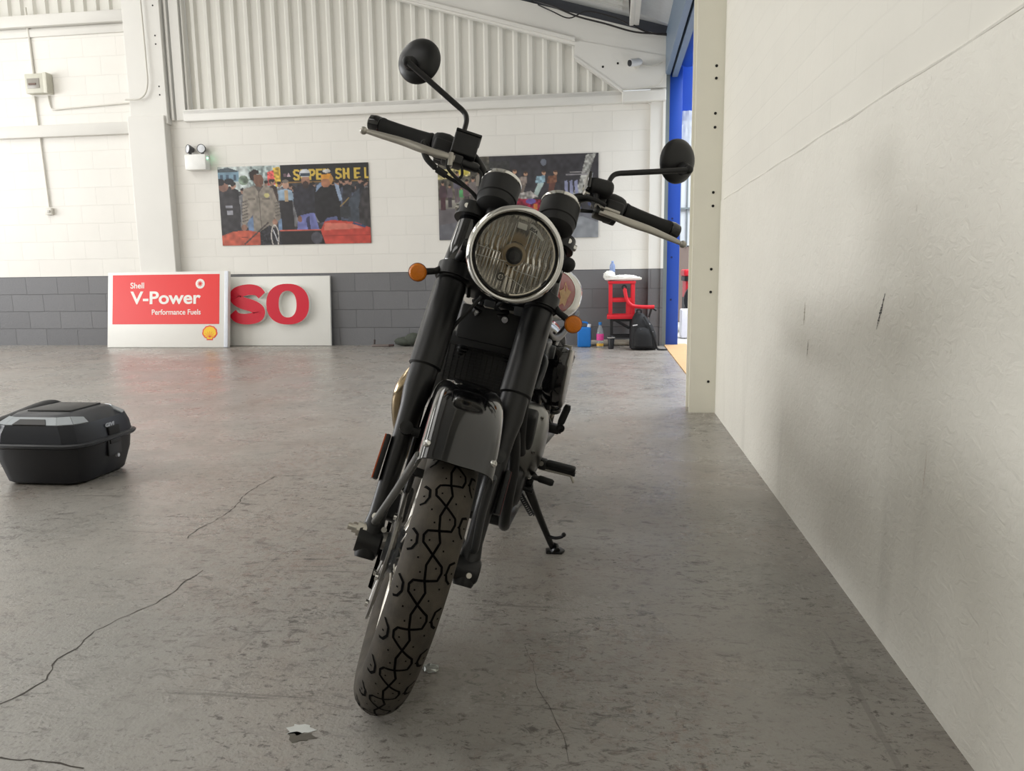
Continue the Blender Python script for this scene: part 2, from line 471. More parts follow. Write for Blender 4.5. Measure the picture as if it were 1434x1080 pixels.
for x, z in ((-.12, 3.22), (.05, 3.25)): k.cyl((x, YB - .109, z), (x, YB - .113, z), .013, seg=10)
k.build('bolt_hole', M_hole, rafter)
# white column in the corner
b = MB(); b.box((.50, YB - .015, 1.5), (.14, .10, 3.0)); b.box((.585, YB - .03, 1.94), (.03, .13, 2.04), mi=0)
struct(b.build('trim_6', M_steel_white, smooth=0), 'white corner stanchion at the end of the back wall')
b = MB(); b.box((.50, YB - .016, ZG / 2), (.142, .104, ZG)); b.box((.585, YB - .03, ZG / 2), (.031, .132, ZG))
struct(b.build('trim_7', M_grey_block, smooth=0), 'grey painted foot of the corner stanchion')

k = MB()
k.prism([(-7.0, 3.50 + 7.6 * .2862), (.66, 3.50), (.66, 3.72), (-7.0, 3.72 + 7.66 * .2862)], (0, YB + .06, 0), (1, 0, 0), (0, 0, 1), .03)  # shade of the unlit gap put in as a dark filler
struct(k.build('trim_21', mat('unlit_gap_dark', (84, 86, 92), .8), smooth=0), 'added filler between rafter and roof, coloured dark for the unlit gap')
# roof
b = MB()
sl = math.atan(.2862)
def roofz(x): return 3.66 - (x - .65) * .2862 if x > -6.5 else 3.66 + 7.15 * .2862 + (x + 6.5) * .2862
prof = []
x = -13.1
pp = MB()
lo, hi = [], []
xs = [-13.1, -6.5, .95]
for x in xs:
    lo.append([pp.bm.verts.new((x, y, roofz(x))) for y in (-2.4, 9.6)]); hi.append([pp.bm.verts.new((x, y, roofz(x) + .06)) for y in (-2.4, 9.6)])
for i in range(2):
    pp._f([lo[i][0], lo[i + 1][0], lo[i + 1][1], lo[i][1]]); pp._f([hi[i][0], hi[i][1], hi[i + 1][1], hi[i + 1][0]])
ceiling = struct(pp.build('ceiling', M_roof, smooth=0))
for i, x in enumerate((.2, -1.2, -2.6, -4.0, -5.4)):
    k = MB(); k.box((x, 3.4, roofz(x) - .09), (.05, 11.2, .16), bev=.008); k.box((x + .04, 3.4, roofz(x) - .155), (.08, 11.2, .02))
    struct(k.build('trim_%d' % (10 + i), M_steel_white), 'white roof purlin running along the hall')
k = MB()
for i in range(60):
    y = 8.98 - i * .19
    k.box((-.48, y, roofz(-.48) - .012), (1.2, .06, .03), rot=Matrix.Rotation(sl, 3, 'Y'))
struct(k.build('ceiling_ribs', M_roof, smooth=0), 'ribs of the roof sheet near the eave')
k = MB(); k.prism([(.22, roofz(.22) - .01), (.62, roofz(.62) - .06), (.62, roofz(.62) - .03), (.22, roofz(.22) + .02)], (0, 7.2, 0), (1, 0, 0), (0, 0, 1), 3.6)
struct(k.build('trim_15', mat('white_eaves_board', (214, 218, 222), .5), smooth=0), 'white eaves board above the doorway')

# right wall with its brick upper part, and the doorway beyond
b = MB()
b.box((XR + .11, 1.38, .655), (.22, 6.8, 1.31), mi=0); b.box((XR + .113, 1.38, 2.55), (.22, 6.8, 2.48), mi=1)
wall_right = struct(b.build('wall_right', [M_plaster, M_side_block], smooth=0))
# thick plaster lip where the render ends
k = MB(); k.tube([(XR + .003, -2.0 + i * .17, 1.308 + .002 * math.sin(i * 1.7)) for i in range(40)], [.0055 + .0012 * math.sin(i * 2.3) for i in range(40)], 8)
struct(k.build('trim_8', M_plaster), 'ridge where the plaster stops on the right wall')
def scuff(p0, p1, w, col, name):
    k = MB(); n = 14
    (y0, z0), (y1, z1) = p0, p1
    for i in range(n):
        t = i / n; yy = y0 + (y1 - y0) * t; zz = z0 + (z1 - z0) * t
        ww = w * random.uniform(.5, 1.3) * math.sin(PI * (t * .9 + .05)); h = (z1 - z0) / n * .8; sk = random.uniform(0, .006)
        k.quad([(XR - .0006, yy - ww, zz + sk), (XR - .0006, yy + ww, zz - sk), (XR - .0006, yy + ww, zz + h - sk), (XR - .0006, yy - ww, zz + h + sk)])
    return k.build(name, mat(name + '_mark', col, .9, var=.2), wall_right, smooth=0)
scuff((1.95, .745), (1.905, .835), .007, (104, 102, 99), 'scuff_mark')
scuff((2.66, .70), (2.655, .78), .006, (172, 164, 148), 'scuff_mark')
scuff((2.60, .60), (2.59, .66), .004, (120, 112, 102), 'scuff_mark')
scuff((1.62, .40), (1.61, .52), .0008, (196, 176, 156), 'scuff_mark')
# column at the doorway
b = MB()
b.box((.5725, 4.78, 1.9), (.165, .016, 3.8)); b.box((.5725, 4.88, 1.9), (.012, .2, 3.8)); b.box((.5725, 4.98, 1.9), (.165, .016, 3.8))
col = struct(b.build('trim_9', M_cream_steel, smooth=0), 'cream steel column beside the doorway at the end of the right wall')
k = MB()
for z in (.20, .76, .84, 1.28, 1.36, 1.74, 1.82, 2.02, 2.09):
    if z in (.84,): z = .90
    k.cyl((.606, 4.7725, z), (.606, 4.7695, z), .0085, seg=10)
k.build('bolt_hole', M_hole, col)

# doorway: grey jamb, blue stanchion, door header
b = MB(); b.box((.622, 9.16, 1.6), (.045, .05, 3.2)); struct(b.build('trim_16', M_grey_steel, smooth=0), 'grey steel jamb at the far side of the doorway')
b = MB(); b.box((.715, 9.22, 1.6), (.150, .12, 3.2), bev=.004); b.box((.86, 9.32, 2.95), (.46, .1, .62))
blue = struct(b.build('trim_17', M_blue_steel), 'blue steel stanchion at the far side of the doorway')
k = MB()
for z in (.55, 1.05, 1.5, 2.0): k.cyl((.70, 9.159, z), (.70, 9.155, z), .012, seg=10)
k.build('bolt_hole', mat('dark_blue_hole', (16, 34, 90), .6), blue)
b = MB(); b.box((.62, 7.06, 3.34), (.06, 4.2, .46), bev=.006); b.box((.70, 7.06, 3.20), (.06, 4.2, .22)); 
struct(b.build('trim_18', mat('blue_grey_header_paint', (112, 128, 146), .45, var=.05), smooth=0), 'blue grey steel door header over the doorway')
b = MB(); b.box((.84, 7.06, 3.42), (.24, 4.2, .5), bev=.1, seg=4)
struct(b.build('trim_19', M_blue_steel), 'blue roller shutter housing above the doorway')
b = MB(); b.prism([(.628, 9.3), (.90, 9.3), (.90, 5.0), (.655, 5.0)], (0, 0, .004), (1, 0, 0), (0, 1, 0), .012)
struct(b.build('trim_20', M_ply, smooth=0), 'bare timber threshold in the doorway')
# bit of the neighbouring yard seen through the doorway
b = MB(); b.box((3.2, 9.4, -.06), (5.0, 9.2, .1)); struct(b.build('floor_yard', M_yard_floor, smooth=0), 'pale floor beyond the doorway')
b = MB(); b.box((3.2, 13.6, .66), (5.0, .2, 1.32), mi=1); b.box((3.2, 13.6, 3.0), (5.0, .2, 3.4), mi=0)
for i in range(14): b.box((.8 + i * .12, 13.47, 2.4), (.02, .03, 2.2), mi=2)
b.box((1.6, 13.46, 1.95), (2.2, .04, .03), mi=2)
struct(b.build('wall_yard', [M_yard_wall, M_yard_dado, M_grey_steel], smooth=0), 'far wall beyond the doorway')

# ------------------------------------------------------------------ things on the back wall
# conduit run with switch box and socket on the left
k = MB(); k.tube([(-7.40, YB - .016, 4.3), (-7.38, YB - .016, 3.49)], .014, 8)
tag(k.build('cable_conduit', M_conduit), 'off white conduit dropping from the upper rail to the top of the switch box', 'conduit', 'cable conduits on the back wall')
k = MB(); k.tube([(-7.40, YB - .016, 3.225), (-7.35, YB - .016, 1.825)], .011, 8)
tag(k.build('cable_conduit', M_conduit), 'thin vertical conduit between the switch box and the socket box below it', 'conduit', 'cable conduits on the back wall')
k = MB(); k.tube(smooth_path([(-7.21, YB - .014, 3.225), (-7.19, YB - .014, 3.09), (-7.14, YB - .014, 3.05), (-6.9, YB - .014, 3.06), (-6.08, YB - .014, 3.09)], 5), .010, 8)
tag(k.build('cable_conduit', M_conduit), 'bent cable running from the bottom of the switch box sideways to the pier', 'conduit', 'cable conduits on the back wall')
k = MB(); k.tube(smooth_path([(-6.06, YB - .135, 3.10), (-5.85, YB - .135, 3.11), (-5.75, YB - .135, 3.25), (-5.74, YB - .135, 3.6), (-5.75, YB - .135, 4.4)], 6), .010, 8)
tag(k.build('cable_conduit', M_conduit), 'curved cable climbing the face of the white pier', 'conduit', 'cable conduits on the back wall')
e = empty('switch_box', (-7.29, YB, 3.36)); tag(e, 'pale grey fuse switch box on the conduit high at left', 'switch box')
k = MB(); k.box((0, -.05, 0), (.32, .10, .24), bev=.012); k.build('body', mat('switch_box_grey', (196, 194, 180), .5), e)
k = MB(); k.box((-.04, -.103, 0), (.17, .008, .12), bev=.003); k.build('window', mat('switch_box_glass', (150, 146, 138), .25), e)
k = MB(); k.box((-.05, -.11, -.01), (.10, .012, .022)); k.build('fuse_carrier', mat('fuse_brown', (104, 84, 74), .5), e)
k = MB(); k.box((.13, -.055, 0), (.05, .118, .25), bev=.006); k.build('lid', mat('switch_lid', (208, 206, 192), .5), e)
e = empty('socket_box', (-7.35, YB, 1.77)); tag(e, 'small white socket box at the bottom end of the conduit', 'socket')
k = MB(); k.box((0, -.025, 0), (.10, .05, .09), bev=.008); k.build('body', M_conduit, e)
k = MB(); k.box((.012, -.055, .0), (.04, .016, .03), bev=.004); k.build('plug', mat('socket_plug', (190, 188, 182), .5), e)
# emergency twin-spot light
e = empty('emergency_light', (-5.20, YB, 2.32)); tag(e, 'white twin spot emergency light beside the pier above the crowd poster', 'emergency light')
k = MB(); k.box((0, -.06, .0), (.28, .12, .19), bev=.012); k.build('housing', mat('emergency_housing', (236, 236, 232), .4), e)
MG = mat('spot_grey', (92, 92, 94), .4); MLN = mat('spot_lens', (226, 228, 232), .15, var=.02)
for sx, dr in ((-.09, Vector((-.55, -.8, .1))), (.075, Vector((.1, -1, .0)))):
    c = Vector((sx, -.06, .165)); dr = dr.normalized()
    k = MB(); k.cyl((sx, -.06, .09), (sx, -.06, .14), .018, seg=12)
    k.lathe([(.0, -.05), (.03, -.045), (.05, .0), (.056, .03), (.05, .034)], c, dr, 20); h = k.build('spot_head', MG, e)
    k = MB(); k.lathe([(.0, .036), (.048, .030)], c, dr, 20); k.build('spot_lens', MLN, h)
m, nt, bs = new_mat('green_led'); bs.inputs['Emission Color'].default_value = (.1, 1, .45, 1); bs.inputs['Emission Strength'].default_value = 14
k = MB(); k.ball((.141, -.07, .05), .010, seg=10); k.build('status_led', m, e)
# little dome-less camera on the haunch
e = empty('security_camera', (.24, YB - .11, 3.22)); tag(e, 'small white bullet security camera on the haunch near the doorway', 'camera')
k = MB(); k.cyl((.02, 0, 0), (.02, -.04, 0), .04, seg=18); k.cyl((.02, -.03, 0), (0, -.09, -.01), .018, seg=12); k.build('bracket', M_conduit, e)
k = MB(); k.tube([(.07, -.07, .015), (.04, -.09, .01), (-.055, -.15, -.012)], [.028, .042, .042], 18); k.build('camera_body', mat('camera_shell', (205, 206, 208), .35), e)
k = MB(); k.cyl((-.055, -.15, -.012), (-.064, -.156, -.014), .034, seg=18); k.build('lens', mat('camera_lens', (30, 30, 34), .15), e)
cb = MB(); cb.tube(smooth_path([(.31, YB - .12, 3.23), (.40, YB - .13, 3.20), (.48, YB - .13, 3.21), (.575, YB - .10, 3.25)], 6), .005, 8)
cb.tube(smooth_path([(.10, YB - .13, 2.95), (.35, YB - .13, 2.97), (.52, YB - .13, 3.0), (.575, YB - .11, 3.12)], 6), .005, 8)
tag(cb.build('camera_cable', M_conduit), 'thin white cables looping along the haunch by the security camera', 'cable')
cb = MB()
cb.tube(smooth_path([(-.95, YB - .02, 4.02), (-.65, YB - .2, 3.86), (-.40, YB - .2, 3.75), (-.1, YB - .2, 3.66), (.25, YB - .2, 3.55), (.60, YB - .18, 3.52)], 6), .010, 8)
cb.tube(smooth_path([(.16, 8.4, 3.73), (.19, 8.9, 3.66), (.26, 9.0, 3.60), (.42, 9.0, 3.53), (.60, 9.0, 3.50)], 6), .009, 8)
cb.tube(smooth_path([(-.95, YB - .02, 4.00), (-.7, YB - .22, 3.82), (-.5, YB - .2, 3.74), (-.3, YB - .2, 3.80), (.0, YB - .2, 3.72), (.2, YB - .2, 3.62)], 6), .007, 8)
tag(cb.build('roof_cable', mat('black_cable', (40, 38, 38), .5)), 'black cables slung along the top of the rafter at the eave', 'cable')

# ------------------------------------------------------------------ the two printed posters
class Paint:
    """a small raster: shapes are filled on a grid, the grid becomes a coloured mesh"""
    def __init__(s, w, h, x0, y0, x1, y1):
        s.w, s.h = w, h; s.im = np.zeros((h, w, 3)); s.rng = np.random.RandomState(3)
        gx = x0 + (np.arange(w) + .5) / w * (x1 - x0); gy = y0 + (np.arange(h) + .5) / h * (y1 - y0)
        s.X, s.Y = np.meshgrid(gx, gy)
    def noise(s, scale):
        h, w = max(2, int(s.h / scale)), max(2, int(s.w / scale))
        g = s.rng.rand(h + 1, w + 1)
        yy = np.linspace(0, h - 1e-3, s.h); xx = np.linspace(0, w - 1e-3, s.w)
        iy = yy.astype(int); ix = xx.astype(int); fy = (yy - iy)[:, None]; fx = (xx - ix)[None]
        return (g[iy][:, ix] * (1 - fy) * (1 - fx) + g[iy + 1][:, ix] * fy * (1 - fx) + g[iy][:, ix + 1] * (1 - fy) * fx + g[iy + 1][:, ix + 1] * fy * fx)
    def fill(s, msk, col, var=.16, alpha=1., scale=5):
        c = np.array(col, float)[None, None] * (1 + var * 2 * (s.noise(scale) - .5))[..., None]
        a = (msk.astype(float) * alpha)[..., None]
        s.im = s.im * (1 - a) + c * a
    def rect(s, x0, y0, x1, y1, col, **k): s.fill((s.X >= x0) & (s.X <= x1) & (s.Y >= y0) & (s.Y <= y1), col, **k)
    def ell(s, cx, cy, rx, ry, col, **k): s.fill(((s.X - cx) / rx) ** 2 + ((s.Y - cy) / ry) ** 2 <= 1, col, **k)
    def poly(s, P, col, **k):
        ins = np.zeros(s.X.shape, bool); n = len(P)
        for i in range(n):
            (xa, ya), (xb, yb) = P[i], P[(i + 1) % n]
            if ya == yb: continue
            c = ((s.Y >= min(ya, yb)) & (s.Y < max(ya, yb))) & (s.X < xa + (s.Y - ya) * (xb - xa) / (yb - ya))
            ins ^= c
        s.fill(ins, col, **k)
    def line(s, pts, w, col, **k):
        msk = np.zeros(s.X.shape, bool)
        for (xa, ya), (xb, yb) in zip(pts[:-1], pts[1:]):
            dx, dy = xb - xa, yb - ya; l2 = max(dx * dx + dy * dy, 1e-6)
            t = np.clip(((s.X - xa) * dx + (s.Y - ya) * dy) / l2, 0, 1)
            msk |= (s.X - xa - t * dx) ** 2 + (s.Y - ya - t * dy) ** 2 <= (w / 2) ** 2
        s.fill(msk, col, **k)
GLY = {'S': [[(1, .1), (.7, 0), (.2, 0), (0, .2), (.1, .42), (.9, .58), (1, .8), (.8, 1), (.25, 1), (0, .88)]],
       'U': [[(0, 0), (0, .8), (.25, 1), (.75, 1), (1, .8), (1, 0)]], 'P': [[(0, 1), (0, 0), (.7, 0), (1, .15), (1, .4), (.7, .55), (0, .55)]],
       'E': [[(1, 0), (0, 0), (0, 1), (1, 1)], [(0, .5), (.8, .5)]], 'R': [[(0, 1), (0, 0), (.7, 0), (1, .15), (1, .4), (.7, .55), (0, .55)], [(.5, .55), (1, 1)]],
       'H': [[(0, 0), (0, 1)], [(1, 0), (1, 1)], [(0, .5), (1, .5)]], 'L': [[(0, 0), (0, 1), (1, 1)]]}
def letters(p, txt, xs, y0, w, h, thick, col):
    for ch, x in zip(txt, xs):
        for st in GLY[ch]: p.line([(x + a * w, y0 + c * h) for a, c in st], thick, col, var=.05)
m, nt, bs = new_mat('printed_poster'); vc = N(nt, 'ShaderNodeVertexColor'); vc.layer_name = 'print'
nt.links.new(vc.outputs['Color'], bs.inputs['Base Color']); bs.inputs['Roughness'].default_value = .45; M_print = m
def poster(name, p, x0, x1, z0, z1, edge):
    """panel 12 mm thick with the print on its front"""
    w, h = p.w, p.h; k = MB()
    vs = [[k.bm.verts.new((x0 + (x1 - x0) * i / w, YB - .013, z1 + (z0 - z1) * j / h)) for i in range(w + 1)] for j in range(h + 1)]
    for j in range(h):
        for i in range(w): k._f([vs[j][i], vs[j + 1][i], vs[j + 1][i + 1], vs[j][i + 1]])
    bmx = k.bm
    for f in bmx.faces: f.normal_update()
    me = bpy.data.meshes.new(name)
    k.box(((x0 + x1) / 2, YB - .0062, (z0 + z1) / 2), (x1 - x0, .0122, z1 - z0), mi=1)
    bmx.to_mesh(me); bmx.free()
    me.materials.append(M_print); me.materials.append(edge)
    im = np.clip(p.im * .90, 0, 255) / 255.0; im = im * .88 + im.mean(2, keepdims=True) * .12
    pad = np.concatenate([im, im[:, -1:]], 1); pad = np.concatenate([pad, pad[-1:]], 0)
    l = np.where(pad <= .04045, pad / 12.92, ((pad + .055) / 1.055) ** 2.4)
    at = me.color_attributes.new('print', 'FLOAT_COLOR', 'POINT')
    n = (w + 1) * (h + 1); buf = np.ones((len(me.vertices), 4), np.float32); buf[:n, :3] = l.reshape(-1, 3)
    at.data.foreach_set('color', buf.ravel())
    o = bpy.data.objects.new(name, me); COL.objects.link(o); return o
M_pedge = mat('poster_edge', (60, 60, 62), .6)

def figure(p, x, y, hgt, coat, legs, skin=(176, 132, 108), hair=(40, 32, 30), w=None):
    """standing figure of a crowd print: head, coat, legs"""
    w = w or hgt * .26
    p.rect(x - w * .30, y + hgt * .52, x - w * .03, y + hgt, legs); p.rect(x + w * .03, y + hgt * .52, x + w * .30, y + hgt, legs)
    p.poly([(x - w * .42, y + hgt * .2), (x - w * .2, y + hgt * .15), (x + w * .2, y + hgt * .15), (x + w * .42, y + hgt * .2), (x + w * .48, y + hgt * .56), (x - w * .48, y + hgt * .56)], coat)
    p.ell(x, y + hgt * .08, w * .19, hgt * .08, skin); p.ell(x, y + hgt * .035, w * .2, hgt * .045, hair)

# left poster: a crowd round a red racing car (coordinates are millimetre-like print units)
p = Paint(250, 126, 100, 125, 1310, 768)
p.rect(0, 0, 1400, 900, (62, 60, 64)); 
p.rect(100, 120, 640, 330, (196, 206, 204), var=.25)
p.poly([(90, 150), (190, 140), (275, 165), (275, 250), (90, 250)], (120, 156, 178)); p.poly([(80, 150), (185, 132), (285, 168), (90, 172)], (76, 88, 96))
for x in (120, 170, 230): p.rect(x, 190, x + 22, 235, (66, 88, 110))
p.ell(310, 240, 40, 40, (120, 140, 120), var=.5)
p.rect(350, 128, 560, 300, (168, 184, 182), var=.4, scale=3); p.poly([(505, 180), (560, 165), (575, 280), (505, 290)], (212, 84, 78), var=.5, scale=2)
p.poly([(555, 145), (610, 140), (620, 300), (570, 300)], (206, 170, 60), var=.4, scale=3)
p.rect(612, 118, 1320, 268, (34, 34, 36)); p.rect(612, 262, 1320, 274, (150, 110, 50))
letters(p, 'SUPERSHEL', [725, 783, 850, 908, 965, 1060, 1120, 1208, 1288], 172, 36, 74, 17, (226, 190, 70))
p.poly([(665, 220), (680, 190), (695, 220)], (200, 170, 180)); p.rect(635, 195, 660, 222, (120, 90, 100))
rr = np.random.RandomState(5)
for i in range(46):
    x = rr.uniform(95, 1310); y = rr.uniform(262, 330); c = [(52, 52, 60), (78, 84, 104), (36, 34, 38), (120, 120, 124), (64, 50, 46)][i % 5]
    p.poly([(x - 40, y + 300), (x - 34, y + 40), (x, y + 22), (x + 34, y + 40), (x + 40, y + 300)], c, var=.3); p.ell(x, y, 16, 22, (170, 128, 108)); p.ell(x, y - 14, 17, 13, (44, 36, 34))
p.poly([(90, 300), (180, 290), (240, 340), (265, 420), (265, 660), (90, 700)], (54, 50, 54), var=.3); p.ell(140, 282, 42, 46, (140, 100, 84)); p.ell(190, 246, 40, 26, (38, 38, 44)); p.ell(112, 250, 40, 30, (36, 34, 38))
p.rect(150, 440, 205, 462, (150, 150, 160)); p.rect(160, 482, 205, 520, (156, 156, 166))
p.poly([(585, 330), (650, 318), (700, 335), (712, 420), (590, 420)], (150, 176, 200)); p.poly([(590, 410), (700, 410), (705, 650), (605, 650)], (44, 40, 44)); p.ell(650, 285, 26, 34, (196, 150, 126)); p.ell(650, 258, 26, 14, (120, 110, 100)); p.rect(636, 330, 664, 420, (200, 170, 130))
# figures in front
p.poly([(320, 560), (372, 540), (372, 660), (330, 660)], (112, 140, 180)); p.poly([(575, 560), (604, 560), (604, 655), (575, 655)], (120, 150, 190))
p.poly([(302, 310), (395, 285), (470, 280), (545, 310), (592, 470), (596, 560), (560, 590), (540, 540), (545, 660), (372, 660), (370, 520), (300, 610), (275, 590)], (146, 136, 124), var=.17, scale=4)
for y in range(420, 600, 26): p.line([(284, y), (330, y - 14)], 8, (92, 84, 78))
for y in range(430, 560, 26): p.line([(556, y), (592, y - 10)], 8, (96, 90, 84))
p.poly([(395, 285), (430, 345), (470, 290)], (96, 88, 82)); p.line([(428, 340), (436, 650)], 5, (90, 82, 76)); p.rect(335, 385, 395, 402, (118, 108, 98)); p.rect(452, 385, 515, 402, (118, 108, 98)); p.ell(492, 366, 22, 18, (196, 186, 120))
p.poly([(392, 190), (462, 200), (476, 240), (450, 300), (410, 290), (388, 240)], (128, 86, 66)); p.poly([(358, 180), (398, 152), (440, 165), (440, 190), (398, 196), (392, 250), (366, 235)], (44, 30, 26)); p.ell(455, 255, 16, 26, (110, 72, 56))
p.ell(292, 625, 24, 26, (150, 106, 86)); p.ell(548, 585, 20, 26, (176, 130, 108))
p.poly([(740, 530), (870, 510), (905, 655), (725, 655)], (116, 122, 190)); p.poly([(800, 560), (812, 655), (835, 655), (830, 540)], (60, 60, 96))
p.poly([(712, 320), (790, 280), (860, 285), (905, 330), (900, 540), (860, 515), (760, 535), (735, 560), (705, 440)], (46, 44, 54), var=.3); p.ell(812, 258, 34, 46, (158, 112, 90)); p.ell(812, 290, 26, 30, (64, 46, 42)); p.ell(810, 200, 42, 36, (206, 210, 216)); p.rect(775, 196, 850, 222, (60, 74, 92)); p.ell(812, 236, 30, 10, (176, 128, 104)); p.ell(752, 565, 18, 26, (140, 96, 78))
p.poly([(880, 330), (960, 290), (1060, 300), (1090, 420), (1072, 550), (1060, 575), (910, 600), (880, 540)], (34, 32, 36), var=.25); p.poly([(1040, 285), (1075, 300), (1098, 420), (1076, 430)], (150, 170, 200)); p.poly([(900, 300), (940, 268), (952, 290), (890, 350)], (130, 152, 184)); p.ell(985, 250, 48, 52, (200, 140, 70)); p.ell(972, 280, 36, 36, (176, 116, 84)); p.poly([(940, 200), (985, 165), (1035, 195), (1035, 215), (940, 218)], (50, 48, 54)); p.ell(985, 186, 32, 14, (206, 204, 200)); p.poly([(935, 215), (1020, 205), (1000, 250), (945, 250)], (226, 150, 40)); p.poly([(970, 560), (1050, 548), (1058, 585), (940, 600)], (90, 96, 140))
p.poly([(1150, 420), (1235, 330), (1250, 590), (1140, 600)], (70, 78, 90)); p.poly([(1225, 480), (1260, 340), (1330, 310), (1330, 640), (1230, 610)], (62, 58, 60), var=.3); p.line([(1082, 470), (1150, 405)], 8, (170, 140, 80)); p.rect(1080, 470, 1160, 560, (58, 60, 66))
# the car
p.poly([(100, 690), (200, 655), (330, 648), (430, 670), (430, 780), (100, 780)], (206, 88, 62), var=.18); p.line([(290, 760), (490, 590)], 12, (70, 60, 58)); p.rect(265, 700, 320, 708, (90, 40, 34))
p.poly([(420, 660), (500, 610), (560, 640), (620, 770), (420, 780)], (44, 42, 48), var=.6, scale=2); p.poly([(585, 655), (920, 662), (960, 770), (600, 770)], (40, 34, 36)); p.rect(585, 650, 920, 662, (214, 96, 78))
p.ell(880, 720, 46, 48, (84, 82, 92))
p.poly([(915, 660), (950, 590), (1010, 578), (1200, 600), (1320, 650), (1330, 780), (950, 780)], (214, 72, 58), var=.12); p.poly([(950, 600), (1180, 610), (1250, 650), (940, 660)], (226, 120, 100), var=.1); p.rect(940, 700, 1320, 705, (170, 50, 44)); p.poly([(1180, 600), (1280, 632), (1270, 645), (1170, 612)], (60, 80, 120))
for i in range(28):
    t0, t1 = 2 * PI * i / 28, 2 * PI * (i + 1) / 28
    p.line([(542 + 30 * math.cos(t0), 700 + 90 * math.sin(t0)), (542 + 30 * math.cos(t1), 700 + 90 * math.sin(t1))], 9, (206, 198, 190))
p.line([(530, 650), (560, 740)], 9, (190, 190, 196))
tag(poster('wall_poster', p, -4.965, -2.99, 1.285, 2.262, M_pedge), 'wide photo poster of a crowd around a red racing car, under a yellow lettered banner', 'poster', 'photo posters on the back wall')

# right poster: blurred street scene (zoomed print units)
p = Paint(250, 124, 70, 75, 1315, 760)
p.rect(0, 0, 1400, 900, (58, 56, 62), var=.2)
p.rect(0, 0, 480, 480, (96, 90, 78), var=.5, scale=4); p.poly([(60, 180), (330, 160), (330, 230), (60, 260)], (190, 178, 120), var=.5, scale=3); p.poly([(220, 170), (330, 190), (300, 225), (230, 215)], (214, 196, 70))
p.rect(0, 430, 760, 540, (150, 146, 136), var=.2, scale=8); p.rect(0, 500, 800, 800, (112, 106, 110), var=.15, scale=9)
p.poly([(60, 640), (600, 560), (1400, 560), (1400, 800), (60, 800)], (112, 112, 120), var=.12)
for x, y, hh, ct, lg in ((110, 270, 240, (84, 60, 70), (80, 48, 56)), (165, 300, 190, (110, 96, 104), (70, 60, 66)), (225, 190, 260, (96, 90, 104), (104, 90, 96)), (258, 320, 150, (84, 170, 100), (120, 130, 110)), (300, 260, 250, (110, 84, 92), (74, 60, 64)), (350, 240, 270, (128, 118, 116), (90, 84, 84)), (400, 190, 230, (150, 140, 126), (90, 84, 84))):
    figure(p, x, y, hh, ct, lg)
p.rect(488, 172, 545, 235, (206, 208, 206)); p.rect(440, 120, 640, 230, (60, 62, 56), alpha=.5, var=.4, scale=3)
for x, y, hh, ct, lg, sk in ((655, 195, 210, (150, 136, 138), (110, 100, 106), -28), (740, 215, 230, (142, 128, 120), (124, 112, 104), -36), (880, 212, 205, (150, 186, 204), (170, 190, 186), -48), (970, 212, 215, (128, 84, 64), (112, 70, 60), -26)):
    p.poly([(x - 20, y + 40), (x + 24, y + 35), (x + 20, y + hh * .5), (x + sk + 20, y + hh), (x + sk - 18, y + hh), (x - 26, y + hh * .5)], lg)
    p.poly([(x - 34, y + 42), (x + 30, y + 34), (x + 30, y + 90), (x - 6, y + hh * .48), (x - 46, y + hh * .46)], ct, var=.25, scale=3); p.ell(x + 22, y + 14, 15, 20, (196, 150, 120)); p.ell(x + 22, y + 4, 15, 9, (90, 66, 52))
p.poly([(640, 400), (800, 370), (860, 420), (700, 460)], (170, 164, 160), var=.4, scale=3)
p.poly([(600, 460), (700, 430), (860, 440), (1000, 470), (1000, 560), (600, 560)], (150, 28, 56), var=.5, scale=3); p.ell(800, 455, 40, 22, (110, 90, 170)); p.rect(820, 480, 850, 520, (226, 130, 60))
p.poly([(1225, 90), (1300, 80), (1180, 430), (1100, 440), (1170, 320)], (170, 170, 164), var=.4, scale=3)
for x in (1060, 1098, 1136): p.poly([(x, 300), (x + 22, 290), (x + 30, 400), (x + 6, 420)], (146, 150, 186))
p.rect(1070, 240, 1250, 252, (150, 146, 150)); p.rect(1100, 224, 1220, 232, (180, 176, 176))
p.ell(900, 140, 22, 28, (110, 116, 130)); p.poly([(1240, 330), (1320, 300), (1320, 520), (1240, 500)], (64, 72, 110))
p.poly([(1040, 600), (1200, 590), (1320, 640), (1320, 770), (1040, 770)], (150, 154, 160), var=.1)
tag(poster('wall_poster', p, -2.115, -.168, 1.303, 2.283, M_pedge), 'dark blurred street scene photo poster, on the wall behind the headlight and gauges', 'poster', 'photo posters on the back wall')

# ------------------------------------------------------------------ the two old fuel signs leaning on the wall
M_signw = mat('sign_white', (233, 232, 226), .35, var=.02, vscale=3)
M_signred = mat('sign_red', (226, 50, 48), .35, var=.03, vscale=3)
M_letred = mat('letter_red', (205, 28, 52), .35, var=.04, vscale=5)
M_yellow = mat('emblem_yellow', (240, 196, 30), .4)
M_emred = mat('emblem_red', (222, 70, 40), .4)
